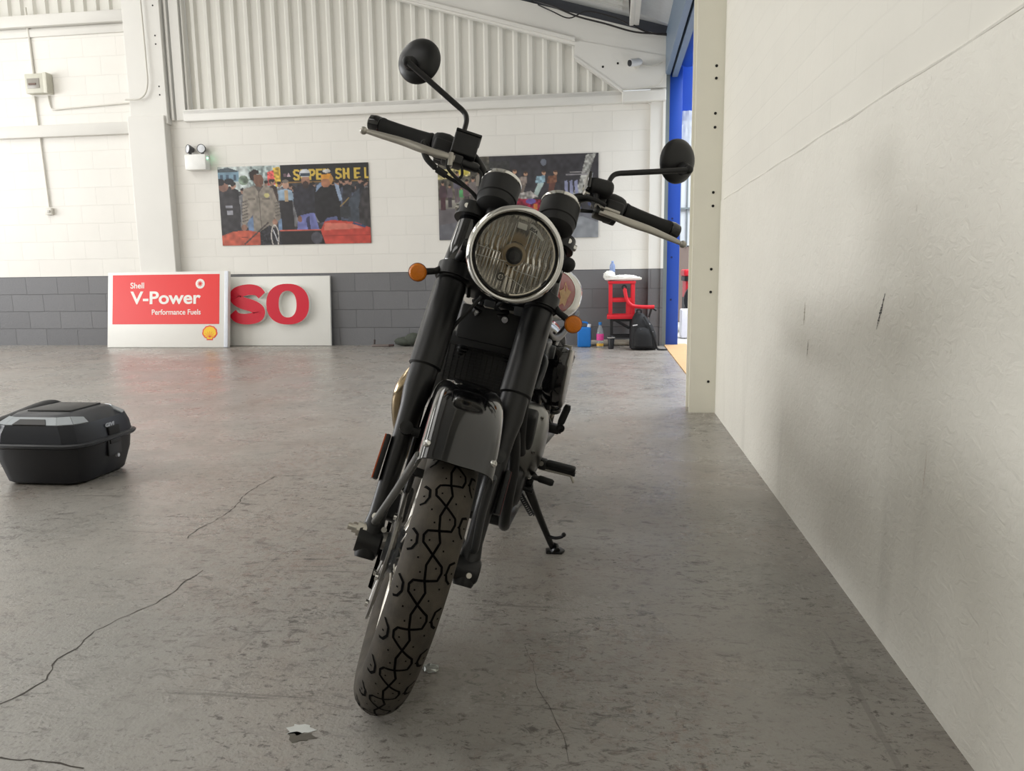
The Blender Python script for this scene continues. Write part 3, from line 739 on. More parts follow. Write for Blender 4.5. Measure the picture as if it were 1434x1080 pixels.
# red panel sign
w_, h_ = 1.66, .97; lean = math.asin(.15 / h_)
e = empty('sign_board', (-5.645, 8.86, 0), (-lean, 0, 0)); tag(e, 'white leaning sign board with a red panel and yellow shell emblem', 'sign')
k = MB(); k.box((0, .03, h_ / 2 + .004), (w_, .06, h_), bev=.006); k.build('panel', M_signw, e)
k = MB(); k.box((w_ / 2 - .025, -.004, h_ / 2 + .004), (.05, .012, h_ * .998), bev=.003); k.build('edge_rail', mat('sign_rail', (222, 226, 234), .3), e)
k = MB(); k.box((-.025, -.0015, .62), (1.47, .004, .635)); k.build('red_panel', M_signred, e)
U, V = (1, 0, 0), (0, 0, 1); TY = -.0042
text_obj('lettering', 'Shell', .105, M_signw, e, (-.51, TY, .765), U, V, width=.19, bold=.0016)
text_obj('lettering', 'V-Power', .225, M_signw, e, (-.51, TY, .565), U, V, width=.97, bold=.0052)
text_obj('lettering', 'Performance Fuels', .095, M_signw, e, (-.21, TY, .425), U, V, width=.67, bold=.0012)
k = MB(); k.lathe([(.016, 0), (.016, .002), (.062, .002), (.062, 0)], (.45, -.0035, .815), (0, -1, 0), 32)
k.build('ring_emblem', M_signw, e)
k = MB()
for i in range(9):
    t = 2 * PI * i / 9; k.prism([(.012, -.004), (.034, -.007), (.036, .004), (.012, .004)], (.45, -.0062, .815), (math.cos(t), 0, math.sin(t)), (-math.sin(t), 0, math.cos(t)), .0008)
k.build('ring_petals', M_signred, e)
def shell_pts(s, n=7):
    P = [(-.42 * s, -.95 * s), (.42 * s, -.95 * s), (.42 * s, -.72 * s), (.72 * s, -.62 * s)]
    for i in range(n * 4 + 1):
        t = R(-22) + R(224) * i / (n * 4); q = 1 + .06 * abs(math.sin(i / 4 * PI))
        P.append((math.cos(t) * q * s, math.sin(t) * q * s * .92))
    return P + [(-.72 * s, -.62 * s), (-.42 * s, -.72 * s)]
k = MB(); k.prism(shell_pts(.098), (.585, -.0015, .19), U, V, .003); k.build('shell_rim', M_emred, e)
k = MB(); k.prism(shell_pts(.082), (.585, -.003, .19), U, V, .003); k.build('shell_face', M_yellow, e)
k = MB()
for i in range(-3, 4):
    t = R(90 - i * 24); k.prism([(0, -.0028), (.078, -.002), (.078, .002), (0, .0028)], (.585, -.0048, .132), (math.cos(t), 0, math.sin(t)), (-math.sin(t), 0, math.cos(t)), .0008)
k.build('shell_ribs', M_emred, e)

# sign with raised red letters, partly behind it
w_, h_ = 2.3, .885; lean = math.asin(.065 / h_)
e = empty('letter_sign', (-4.69, 9.09, 0), (-lean, 0, 0)); tag(e, 'white leaning sign board with thick raised red letters behind the red panel sign', 'sign')
k = MB(); k.box((0, .02, h_ / 2 + .004), (w_, .04, h_), bev=.004); k.build('panel', M_signw, e)
def thick_letter(name, outer, inner, x, z):
    """letter face red, returns white, standing 7 cm off the board"""
    k = MB()
    def ringpts(P, y): return [(x + a, y, z + c) for a, c in P]
    n = len(outer)
    fo = [k.bm.verts.new(q) for q in ringpts(outer, -.075)]; bo = [k.bm.verts.new(q) for q in ringpts(outer, 0)]
    fi = [k.bm.verts.new(q) for q in ringpts(inner, -.075)]; bi = [k.bm.verts.new(q) for q in ringpts(inner, 0)]
    for i in range(n):
        j = (i + 1) % n
        k._f([fo[i], fo[j], fi[j], fi[i]], 0); k._f([fo[i], bo[i], bo[j], fo[j]], 1); k._f([fi[i], fi[j], bi[j], bi[i]], 1)
    return k.build(name, [M_letred, M_signw], e, smooth=30)
n = 48
def sup(rx, rz, ex=2.3): return [(math.copysign(abs(math.cos(2 * PI * i / n)) ** (2 / ex), math.cos(2 * PI * i / n)) * rx, math.copysign(abs(math.sin(2 * PI * i / n)) ** (2 / ex), math.sin(2 * PI * i / n)) * rz) for i in range(n)]
thick_letter('letter_o', sup(.285, .257), sup(.118, .168), .615, .532)
def letter_s(x, z, sx=.27, sz=.257):
    path = smooth_path([(.93, .56, 0), (.62, .86, 0), (.05, .93, 0), (-.62, .74, 0), (-.72, .40, 0), (-.35, .12, 0), (.35, -.12, 0), (.72, -.42, 0), (.58, -.78, 0), (-.05, -.93, 0), (-.64, -.84, 0), (-.95, -.52, 0)], 6)
    k = MB(); n = len(path); W = []
    for i, q in enumerate(path):
        d = (path[min(i + 1, n - 1)] - path[max(i - 1, 0)]).normalized(); nn = Vector((-d.y, d.x, 0))
        t = i / (n - 1); half = .215 + .085 * math.sin(PI * t) ** .8
        q2 = Vector((q.x * .80, q.y * .78, 0)); W.append((q2 + nn * half, q2 - nn * half))
    def P(q, y): return (x + q.x * sx, y, z + q.y * sz)
    fl = [k.bm.verts.new(P(a, -.075)) for a, c in W]; fr = [k.bm.verts.new(P(c, -.075)) for a, c in W]
    bl = [k.bm.verts.new(P(a, 0)) for a, c in W]; br = [k.bm.verts.new(P(c, 0)) for a, c in W]
    for i in range(n - 1):
        k._f([fl[i], fl[i + 1], fr[i + 1], fr[i]], 0); k._f([fl[i], bl[i], bl[i + 1], fl[i + 1]], 1); k._f([fr[i], fr[i + 1], br[i + 1], br[i]], 1)
    for i in (0, n - 1): k._f([fl[i], fr[i], br[i], bl[i]], 1)
    return k.build('letter_s', [M_letred, M_signw], e, smooth=30)
letter_s(.075, .532)

# ------------------------------------------------------------------ red stand and what lies round it, far right
M_red = mat('red_enamel', (214, 36, 50), .4, var=.06); M_blk = mat('black_paint', (26, 26, 28), .5, var=.1)
ST = Vector((0.13, 9.0, 0))
e = empty('workshop_stand', ST); tag(e, 'red and black steel workshop stand against the grey wall behind the backpack', 'stand')
k = MB()
for x in (-.145, .115):
    for y in (-.12, .12): k.box((x, y, .56), (.045, .045, .40), bev=.004)
k.box((-.015, 0, .765), (.32, .30, .03), bev=.004)
for y in (-.13, .13): k.box((-.015, y, .56), (.28, .02, .045), bev=.004); k.box((-.015, y, .365), (.34, .03, .05), bev=.004)
for x in (-.165, .13): k.box((x, 0, .365), (.04, .27, .05), bev=.004)
k.box((.06, -.125, .44), (.05, .02, .17)); k.build('upper_frame', M_red, e)
k = MB(); k.tube(smooth_path([(.015, -.15, .70), (.04, -.16, .58), (.075, -.17, .52), (.13, -.17, .49), (.25, -.17, .48), (.36, -.17, .48)], 6), .022, 12); k.build('arm', M_red, e)
k = MB(); k.lathe([(.012, -.015), (.030, -.015), (.030, .015), (.012, .015)], (.012, -.152, .71), (0, 1, 0), 18); k.build('arm_joint', M_blk, e)
k = MB(); k.tube([(.385, -.17, .44), (.345, -.17, .465), (.325, -.17, .455), (.30, -.16, .36)], .013, 10); k.build('arm_foot', M_blk, e)
k = MB()
for x in (-.13, .10):
    for y in (-.1, .1): k.box((x, y, .18), (.035, .035, .36))
k.box((-.015, -.1, .325), (.26, .03, .03)); k.tube([(-.08, -.10, .32), (.08, -.10, .23)], .016, 8); k.box((-.015, -.1, .13), (.26, .03, .03)); k.box((-.015, .1, .13), (.26, .03, .03)); k.build('lower_frame', M_blk, e)
# crumpled paper and a clear bottle on top
k = MB(); k.box((.0, 0, .805), (.42, .26, .03), bev=.01)
k.ball((-.16, -.02, .84), (.07, .12, .06), seg=16); k.ball((.02, .0, .82), (.15, .12, .028), seg=16)
bmesh.ops.subdivide_edges(k.bm, edges=k.bm.edges[:], cuts=1)
for v in k.bm.verts:
    v.co += Vector((random.uniform(-.008, .008), random.uniform(-.008, .008), random.uniform(-.002, .010)))
o = k.build('paper_bundle', mat('white_tissue', (238, 236, 230), .8, var=.03), smooth=0, loc=ST); tag(o, 'crumpled white paper bundle on top of the red stand', 'paper')
def bottle(name, loc, hgt, rad, mb, mc, ml, label, liquid=None):
    e = empty(name, loc); tag(e, label, 'bottle')
    k = MB(); k.lathe([(.0, 0), (rad * .9, 0), (rad, .01), (rad, hgt * .2), (rad * .93, hgt * .24), (rad, hgt * .28), (rad, hgt * .55), (rad * .85, hgt * .68), (rad * .42, hgt * .84), (rad * .4, hgt * .9), (0, hgt * .9)], (0, 0, 0), (0, 0, 1), 24); k.build('body', mb, e)
    k = MB(); k.cyl((0, 0, hgt * .89), (0, 0, hgt), rad * .46, seg=18); k.build('cap', mc, e)
    if ml:
        k = MB(); k.lathe([(rad * 1.02, hgt * .29), (rad * 1.025, hgt * .30), (rad * 1.025, hgt * .53), (rad * 1.02, hgt * .54)], (0, 0, 0), (0, 0, 1), 24); k.build('label_sleeve', ml, e)
    if liquid:
        k = MB(); k.lathe([(0, .012), (rad * .96, .012), (rad * 1.005, .02), (rad * 1.005, hgt * .16), (0, hgt * .16)], (0, 0, 0), (0, 0, 1), 24); k.build('drink', liquid, e)
    return e
M_clear = mat('clear_plastic', (226, 232, 236), .12, var=.02, transmission=.75, ior=1.3)
bottle('water_bottle', ST + Vector((-.125, .0, .885)), .13, .032, mat('blue_tint_plastic', (170, 190, 232), .15, var=.05, transmission=.4, ior=1.3), mat('pale_blue_cap', (150, 176, 230), .4), None, 'clear bluish water bottle in the paper bundle on the red stand')
bottle('drink_bottle', (-.135, 8.93, 0), .30, .042, M_clear, mat('blue_cap', (40, 120, 190), .4), mat('pink_label', (226, 74, 150), .4, var=.35, vscale=60), 'plastic drink bottle with pink label and blue cap on the floor by the stand', mat('yellow_drink', (226, 176, 70), .2))
e = empty('coffee_cup', (-.005, 8.74, 0)); tag(e, 'black cup with a pale lid on the floor before the stand', 'cup')
k = MB(); k.lathe([(0, 0), (.030, 0), (.040, .125), (.038, .128), (0, .12)], (0, 0, 0), (0, 0, 1), 24); k.build('body', M_blk, e)
k = MB(); k.lathe([(.040, .126), (.043, .128), (.043, .138), (.036, .145), (.034, .155), (0, .155)], (0, 0, 0), (0, 0, 1), 24); k.build('lid', M_blk, e)
k = MB(); k.lathe([(.0425, .128), (.0438, .130), (.0438, .136), (.0425, .138)], (0, 0, 0), (0, 0, 1), 24); k.build('rim', mat('cup_rim', (190, 186, 180), .4), e)
e = empty('paper_roll', (-.03, 9.155, .037)); tag(e, 'long off white roll lying along the foot of the grey wall', 'roll')
k = MB(); k.tube([(-.30, 0, 0), (-.29, 0, 0), (-.12, 0, 0), (-.10, 0, .0), (.34, 0, 0)], [.026, .030, .030, .036, .036], 20); k.build('roll', mat('roll_paper', (214, 206, 190), .7, var=.05), e)
k = MB(); k.lathe([(.010, .0), (.026, .0), (.026, .004), (.010, .004)], (-.304, 0, 0), (1, 0, 0), 18); k.build('roll_end', mat('roll_core', (150, 130, 104), .8), e)
# backpack
e = empty('backpack', (.365, 8.69, 0)); tag(e, 'black backpack with grey reflective flashes slumped against the red stand', 'backpack')
MBK = mat('black_nylon', (20, 20, 22), .7, var=.2, vscale=40, bump=.4, bscale=80)
def blob(prof, name, m, parent, lean=.0):
    k = MB(); rg = []
    for z, cx, cy, rx, ry in prof:
        rg.append([(cx + rx * math.copysign(abs(math.cos(2 * PI * i / 24)) ** .7, math.cos(2 * PI * i / 24)), cy + ry * math.copysign(abs(math.sin(2 * PI * i / 24)) ** .7, math.sin(2 * PI * i / 24)), z) for i in range(24)])
    k.rings(rg); return k.build(name, m, parent)
blob([(.0, .0, 0, .13, .09), (.02, 0, 0, .155, .11), (.15, -.005, 0, .155, .11), (.27, -.02, .01, .125, .10), (.36, -.045, .03, .085, .075), (.41, -.055, .04, .05, .05), (.43, -.06, .04, .02, .02)], 'body', MBK, e)
blob([(.03, -.01, -.11, .09, .03), (.05, -.01, -.115, .105, .04), (.17, -.015, -.11, .10, .04), (.24, -.02, -.095, .07, .03), (.26, -.02, -.09, .03, .01)], 'front_pocket', MBK, e)
k = MB(); k.tube(smooth_path([(-.03, -.02, .42), (-.035, -.03, .455), (-.075, -.03, .455), (-.08, -.02, .42)], 6), .009, 8); k.build('carry_loop', MBK, e)
k = MB(); k.tube(smooth_path([(.0, -.06, .38), (.06, -.115, .27), (.12, -.12, .12), (.15, -.1, .02), (.22, -.12, .008), (.26, -.1, .008)], 6), .012, 8, flat=((1, 0, 0), .5)); k.build('strap', MBK, e)
for c_, sz_, an_ in (((-.10, -.085, .285), (.055, .008, .012), -8), ((.055, -.088, .30), (.03, .008, .012), 20), ((-.055, -.118, .225), (.055, .008, .009), -38), ((.085, -.10, .22), (.04, .008, .008), 35)):
    k = MB(); k.box(c_, sz_, rot=Matrix.Rotation(R(an_), 3, 'Y')); k.build('reflective_flash', mat('reflective_grey', (206, 206, 208), .4), e)
# blue canister behind the bike
e = empty('canister', (-.325, 8.98, 0)); tag(e, 'blue plastic canister on the floor right of the bike, behind its lower amber indicator', 'canister')
k = MB(); k.box((0, 0, .12), (.16, .12, .24), bev=.02, seg=3); k.tube(smooth_path([(-.06, 0, .235), (-.05, 0, .29), (.03, 0, .29), (.05, 0, .24)], 5), .012, 8); k.build('body', mat('blue_plastic', (28, 112, 190), .4), e)
k = MB(); k.cyl((.055, 0, .235), (.06, 0, .275), .022, seg=14); k.build('cap', mat('canister_cap', (222, 226, 228), .4), e)
# dark rag and a hand tool at the wall foot
k = MB(); k.ball((-2.56, 9.07, .055), (.14, .08, .055), seg=18); k.ball((-2.45, 9.06, .08), (.12, .08, .08), seg=18)
for v in k.bm.verts: v.co += Vector((random.uniform(-.008, .008), random.uniform(-.008, .008), random.uniform(0, .012)))
for v in k.bm.verts: v.co.z = max(v.co.z, .002)
tag(k.build('cloth_heap', mat('dark_green_cloth', (70, 74, 66), .9, var=.3, vscale=30)), 'dark crumpled cloth heap at the wall foot behind the fork', 'cloth')
e = empty('hand_tool', (-2.86, 9.0, 0)); tag(e, 'small dark hand tool on the floor by the grey wall', 'tool')
k = MB(); k.box((-.0, 0, .015), (.22, .05, .03), bev=.008); k.build('blade', mat('tool_grey', (110, 100, 96), .5), e)
k = MB(); k.tube([(-.08, 0, .03), (-.075, 0, .09)], .012, 8); k.build('lever', mat('tool_lever', (70, 60, 58), .6), e)
k = MB(); k.tube([(.1, 0, .015), (.17, 0, .02)], .015, 8); k.build('handle', mat('tool_handle', (70, 52, 50), .6), e)
# red machine and white sheet beyond the doorway
e = empty('red_machine', (1.24, 11.3, 0)); tag(e, 'red wheeled machine standing in the yard beyond the doorway', 'machine')
k = MB(); k.box((.05, .1, .86), (.52, .6, .10), bev=.03, seg=3); k.box((.05, .1, .62), (.46, .5, .30), bev=.03); k.build('body', M_red, e)
k = MB(); k.box((.05, .1, .775), (.5, .56, .07), bev=.01); k.build('dark_band', M_blk, e)
k = MB(); k.lathe([(.0, -.05), (.20, -.05), (.21, .05), (.0, .05)], (.06, -.22, .47), (0, 1, 0), 32); k.build('wheel_disc', mat('machine_disc', (196, 70, 76), .5), e)
k = MB(); k.lathe([(.21, -.06), (.27, -.05), (.27, .05), (.21, .06)], (.06, -.22, .47), (0, 1, 0), 32, closed=True); k.build('tyre', M_blk, e)
for sx in (-.16, .26):
    k = MB(); k.box((sx, .12, .25), (.05, .4, .5)); k.build('leg', M_blk, e)
k = MB(); k.box((1.13, 10.3, .19), (.42, .3, .38), bev=.02); tag(k.build('white_crate', mat('white_plastic_crate', (236, 234, 242), .5)), 'white plastic crate on the ground beyond the doorway', 'crate')
k = MB()
rg = []
for i in range(9):
    z = 2.72 - i * .075; w2 = .10 + .012 * math.sin(i * 2.1)
    rg.append([(-.03 + .90 + w2 * math.cos(2 * PI * j / 16) * .9, 9.225 + .03 * math.sin(2 * PI * j / 16) + .01 * math.sin(j * 3 + i), z) for j in range(16)])
k.rings(rg)
tag(k.build('plastic_bag', mat('milky_plastic', (214, 220, 230), .3, var=.1, vscale=15, alpha=.55)), 'milky plastic bag hanging on the blue stanchion', 'bag')

# ------------------------------------------------------------------ black top case on the floor at left
e = empty('top_case', (-2.47, 3.04, 0)); e.scale = (1, 1, 1.08); tag(e, 'black motorcycle top case with silver corner trim on the floor at left', 'top case')
M_case = mat('case_black', (20, 21, 26), .45, var=.06, bump=.12, bscale=400); M_case2 = mat('case_lid_black', (27, 30, 38), .4, var=.05, bump=.1, bscale=400)
M_trim = mat('case_silver_trim', (150, 156, 160), .35, .2, var=.04); M_pad = mat('case_pad', (34, 34, 36), .6)
def oct_ring(hx, hy, c, z, ox=0, oy=0):
    """outline with cut corners (12 points, slightly rounded)"""
    P = []
    for sx, sy, first in ((1, -1, 1), (1, 1, 0), (-1, 1, 1), (-1, -1, 0)):
        a = (sx * (hx - c), sy * hy); m_ = (sx * (hx - c * .32), sy * (hy - c * .32)); d = (sx * hx, sy * (hy - c))
        P += ([a, m_, d] if first else [d, m_, a])
    return [(x + ox, y + oy, z) for x, y in P]
k = MB(); k.rings([oct_ring(.165, .16, .05, 0), oct_ring(.185, .18, .06, .012), oct_ring(.215, .200, .075, .10), oct_ring(.222, .206, .08, .155), oct_ring(.226, .210, .08, .160)])
body = k.build('tub', M_case, e, smooth=30)
k = MB(); k.rings([oct_ring(.232, .216, .08, .158), oct_ring(.240, .222, .08, .163), oct_ring(.240, .222, .08, .172), oct_ring(.232, .216, .08, .178)])
k.build('seam_band', mat('case_band', (40, 42, 46), .4), e, smooth=30)
k = MB(); k.rings([oct_ring(.226, .210, .08, .174), oct_ring(.220, .206, .08, .215), oct_ring(.208, .198, .085, .250), oct_ring(.150, .150, .06, .285), oct_ring(.128, .128, .05, .292)])
lid = k.build('lid', M_case2, e, smooth=25)
def trim_strip(name, quads, m):
    k = MB()
    for q in quads:
        q = [Vector(v) for v in q]; n_ = (q[1] - q[0]).cross(q[2] - q[0]).normalized()
        if n_.z < 0: n_ = -n_
        a = [k.bm.verts.new(v + n_ * .004) for v in q]; c = [k.bm.verts.new(v - n_ * .003) for v in q]
        k._f(a); k._f(list(reversed(c)))
        for i in range(len(q)): k._f([a[i], a[(i + 1) % len(q)], c[(i + 1) % len(q)], c[i]])
    return k.build(name, m, e, smooth=0)
def lidpt(sx, sy, t):  # point on the sloping shoulder: t 0 low edge .. 1 top edge
    return None
low, up = oct_ring(.2085, .1985, .085, .2503), oct_ring(.1505, .1505, .06, .2853)
def sh(i, t): return tuple(low[i][q] + (up[i][q] - low[i][q]) * t for q in range(3))
# ring order: 0..2 front-right corner, 3..5 back-right, 6..8 back-left, 9..11 front-left
fr = lambda s_, t: tuple((sh(11, t)[q] + (sh(0, t)[q] - sh(11, t)[q]) * s_) for q in range(3))
trim_strip('silver_trim', [(fr(0, .02), fr(1, .02), fr(1, .75), fr(0, .75)), (sh(0, .02), sh(1, .02), sh(1, .75), sh(0, .75)), (sh(1, .02), sh(2, .02), sh(2, .55), sh(1, .75))], M_trim)
trim_strip('silver_trim', [(sh(3, .02), sh(4, .02), sh(4, .9), sh(3, .5)), (sh(4, .02), sh(5, .02), sh(5, .9), sh(4, .9))], M_trim)
trim_strip('silver_trim', [(sh(10, .02), sh(11, .02), sh(11, .75), sh(10, .75)), (sh(9, .02), sh(10, .02), sh(10, .75), sh(9, .55))], M_trim)
k = MB(); q = [fr(.16, .0), fr(.80, .0), fr(.76, .5), fr(.20, .5)]
q = [Vector(v) + Vector((0, -.004, .006)) for v in q]
a = [k.bm.verts.new(v) for v in q]; c = [k.bm.verts.new(v - Vector((0, -.006, .008))) for v in q]
k._f(a); k._f(list(reversed(c)))
for i in range(4): k._f([a[i], a[(i + 1) % 4], c[(i + 1) % 4], c[i]])
k.build('dark_inset', mat('case_inset', (58, 58, 58), .5), e, smooth=0)
k = MB(); k.box((.012, .0, .294), (.21, .20, .010), bev=.004); k.build('top_panel', mat('case_top_panel', (52, 51, 50), .55, bump=.2, bscale=300), e)
k = MB(); k.tube(smooth_path([(-.215, -.185, .240), (-.208, -.15, .252), (-.200, -.05, .264), (-.192, .06, .280), (-.188, .14, .286), (-.184, .18, .278), (-.184, .205, .255)], 6), [.014] * 37, 14, flat=((0, 0, 1), 2.6)); k.build('backrest_pad', M_pad, e)
# right face: latch recess, lock, lettering
k = MB(); k.box((.224, .02, .192), (.016, .075, .044), bev=.004); k.build('handle_recess', mat('recess_black', (8, 8, 9), .6), e)
k = MB(); k.box((.222, .02, .125), (.012, .090, .07), bev=.004); k.build('latch', mat('latch_black', (34, 35, 38), .35), e)
k = MB(); k.box((.230, .02, .150), (.008, .070, .020), bev=.003); k.build('latch_grip', mat('latch_grip', (16, 16, 18), .4), e)
k = MB(); k.lathe([(0, .012), (.008, .012), (.009, .004), (.009, 0)], (.222, .03, .085), (1, 0, 0), 16); k.build('lock', mat('lock_silver', (190, 192, 196), .3, .6), e)
text_obj('lettering', 'GIVI', .020, mat('case_logo', (178, 182, 190), .4), e, (.2245, -.028, .216), (0, 1, 0), (-.12, 0, 1), width=.062, bold=.0012, shear=.2)

# ------------------------------------------------------------------ the motorcycle
# bike axes: x forward, y to its left, z up, origin under the front axle
RAKE = R(26.5); OFFS = .052; WR = .318; STEER = R(15.863740168718316)
AX = Vector((-math.sin(RAKE), 0, math.cos(RAKE))); NX = Vector((math.cos(RAKE), 0, math.sin(RAKE))); LX = Vector((0, 1, 0))
PIV = Vector((0, 0, WR)) - NX * OFFS
RS = Matrix.Rotation(STEER, 3, AX)
def S(p):
    """fork axes (across, up the fork, ahead of it; origin the axle) -> bike axes, bars turned"""
    return PIV + RS @ (LX * p[0] + AX * p[1] + NX * (p[2] + OFFS))
def SMB(): return MB(xf=S)
HOR = Vector((0, -math.sin(RAKE), math.cos(RAKE)))   # straight ahead, in fork axes
UPV = Vector((0, math.cos(RAKE), math.sin(RAKE)))

bike = empty('motorcycle', (-0.48738872, 1.47578853, -0.00328865), (-R(12.68936242896351), 0, R(-92.69250229552127)))
tag(bike, 'black and silver retro motorcycle leaning on its side stand, facing the camera', 'motorcycle')

K_sat = mat('satin_black', (17, 17, 18), .38, var=.06); K_gloss = mat('gloss_black', (10, 10, 12), .10, var=.03, coat=.6)
K_plastic = mat('black_plastic', (21, 21, 22), .55, var=.08, bump=.1, bscale=300); K_rub = mat('black_rubber', (24, 24, 24), .7, var=.1)
K_chrome = mat('chrome', (215, 214, 210), .07, 1., var=.02); K_alu = mat('brushed_aluminium', (196, 192, 184), .28, 1., var=.06, vscale=60)
K_silver = mat('silver_lever_paint', (176, 172, 164), .35, .7, var=.05); K_grey = mat('stay_grey', (112, 112, 110), .3, .5, var=.05)
K_dgrey = mat('dark_grey_metal', (66, 68, 70), .4, .4, var=.08); K_disc = mat('brake_disc_steel', (140, 138, 134), .3, .9, var=.08)
K_tank = mat('silver_tank_paint', (214, 212, 204), .22, .25, var=.02, coat=.5); K_badge = mat('badge_red', (150, 30, 34), .25, var=.12, vscale=60, coat=.5)
K_gold = mat('badge_gold', (196, 160, 116), .4, .3, var=.3, vscale=120); K_eng = mat('engine_casing', (86, 86, 85), .42, .8, var=.08, vscale=25)
K_cover = mat('engine_cover_alloy', (126, 126, 124), .28, 1., var=.06, vscale=40)
K_seat = mat('black_leather', (18, 18, 19), .6, var=.1, bump=.3, bscale=90)

# tyre rubber with the dusty tread
def mat_tyre():
    m, nt, b = new_mat('dusty_tread_rubber'); L = nt.links
    tc = N(nt, 'ShaderNodeTexCoord'); n1 = N(nt, 'ShaderNodeTexNoise'); n1.inputs['Scale'].default_value = 30; n1.inputs['Detail'].default_value = 6
    L.new(tc.outputs['Object'], n1.inputs['Vector']); x = N(nt, 'ShaderNodeMix', data_type='RGBA')
    mr = N(nt, 'ShaderNodeMapRange'); mr.inputs[1].default_value = .3; mr.inputs[2].default_value = .7; L.new(n1.outputs['Fac'], mr.inputs[0])
    L.new(mr.outputs[0], x.inputs['Factor']); x.inputs[6].default_value = lin((58, 54, 48)); x.inputs[7].default_value = lin((78, 72, 63))
    L.new(x.outputs[2], b.inputs['Base Color']); b.inputs['Roughness'].default_value = .8; b.inputs['Specular IOR Level'].default_value = .3
    n2 = N(nt, 'ShaderNodeTexNoise'); n2.inputs['Scale'].default_value = 400; L.new(tc.outputs['Object'], n2.inputs['Vector'])
    bp = N(nt, 'ShaderNodeBump'); bp.inputs['Strength'].default_value = .2; bp.inputs['Distance'].default_value = .002
    L.new(n2.outputs['Fac'], bp.inputs['Height']); L.new(bp.outputs[0], b.inputs['Normal']); return m
K_tread = mat_tyre(); K_groove = mat('tread_groove', (4, 4, 4), .95, spec=.1); K_side = mat('tyre_sidewall', (44, 43, 42), .6, var=.12)

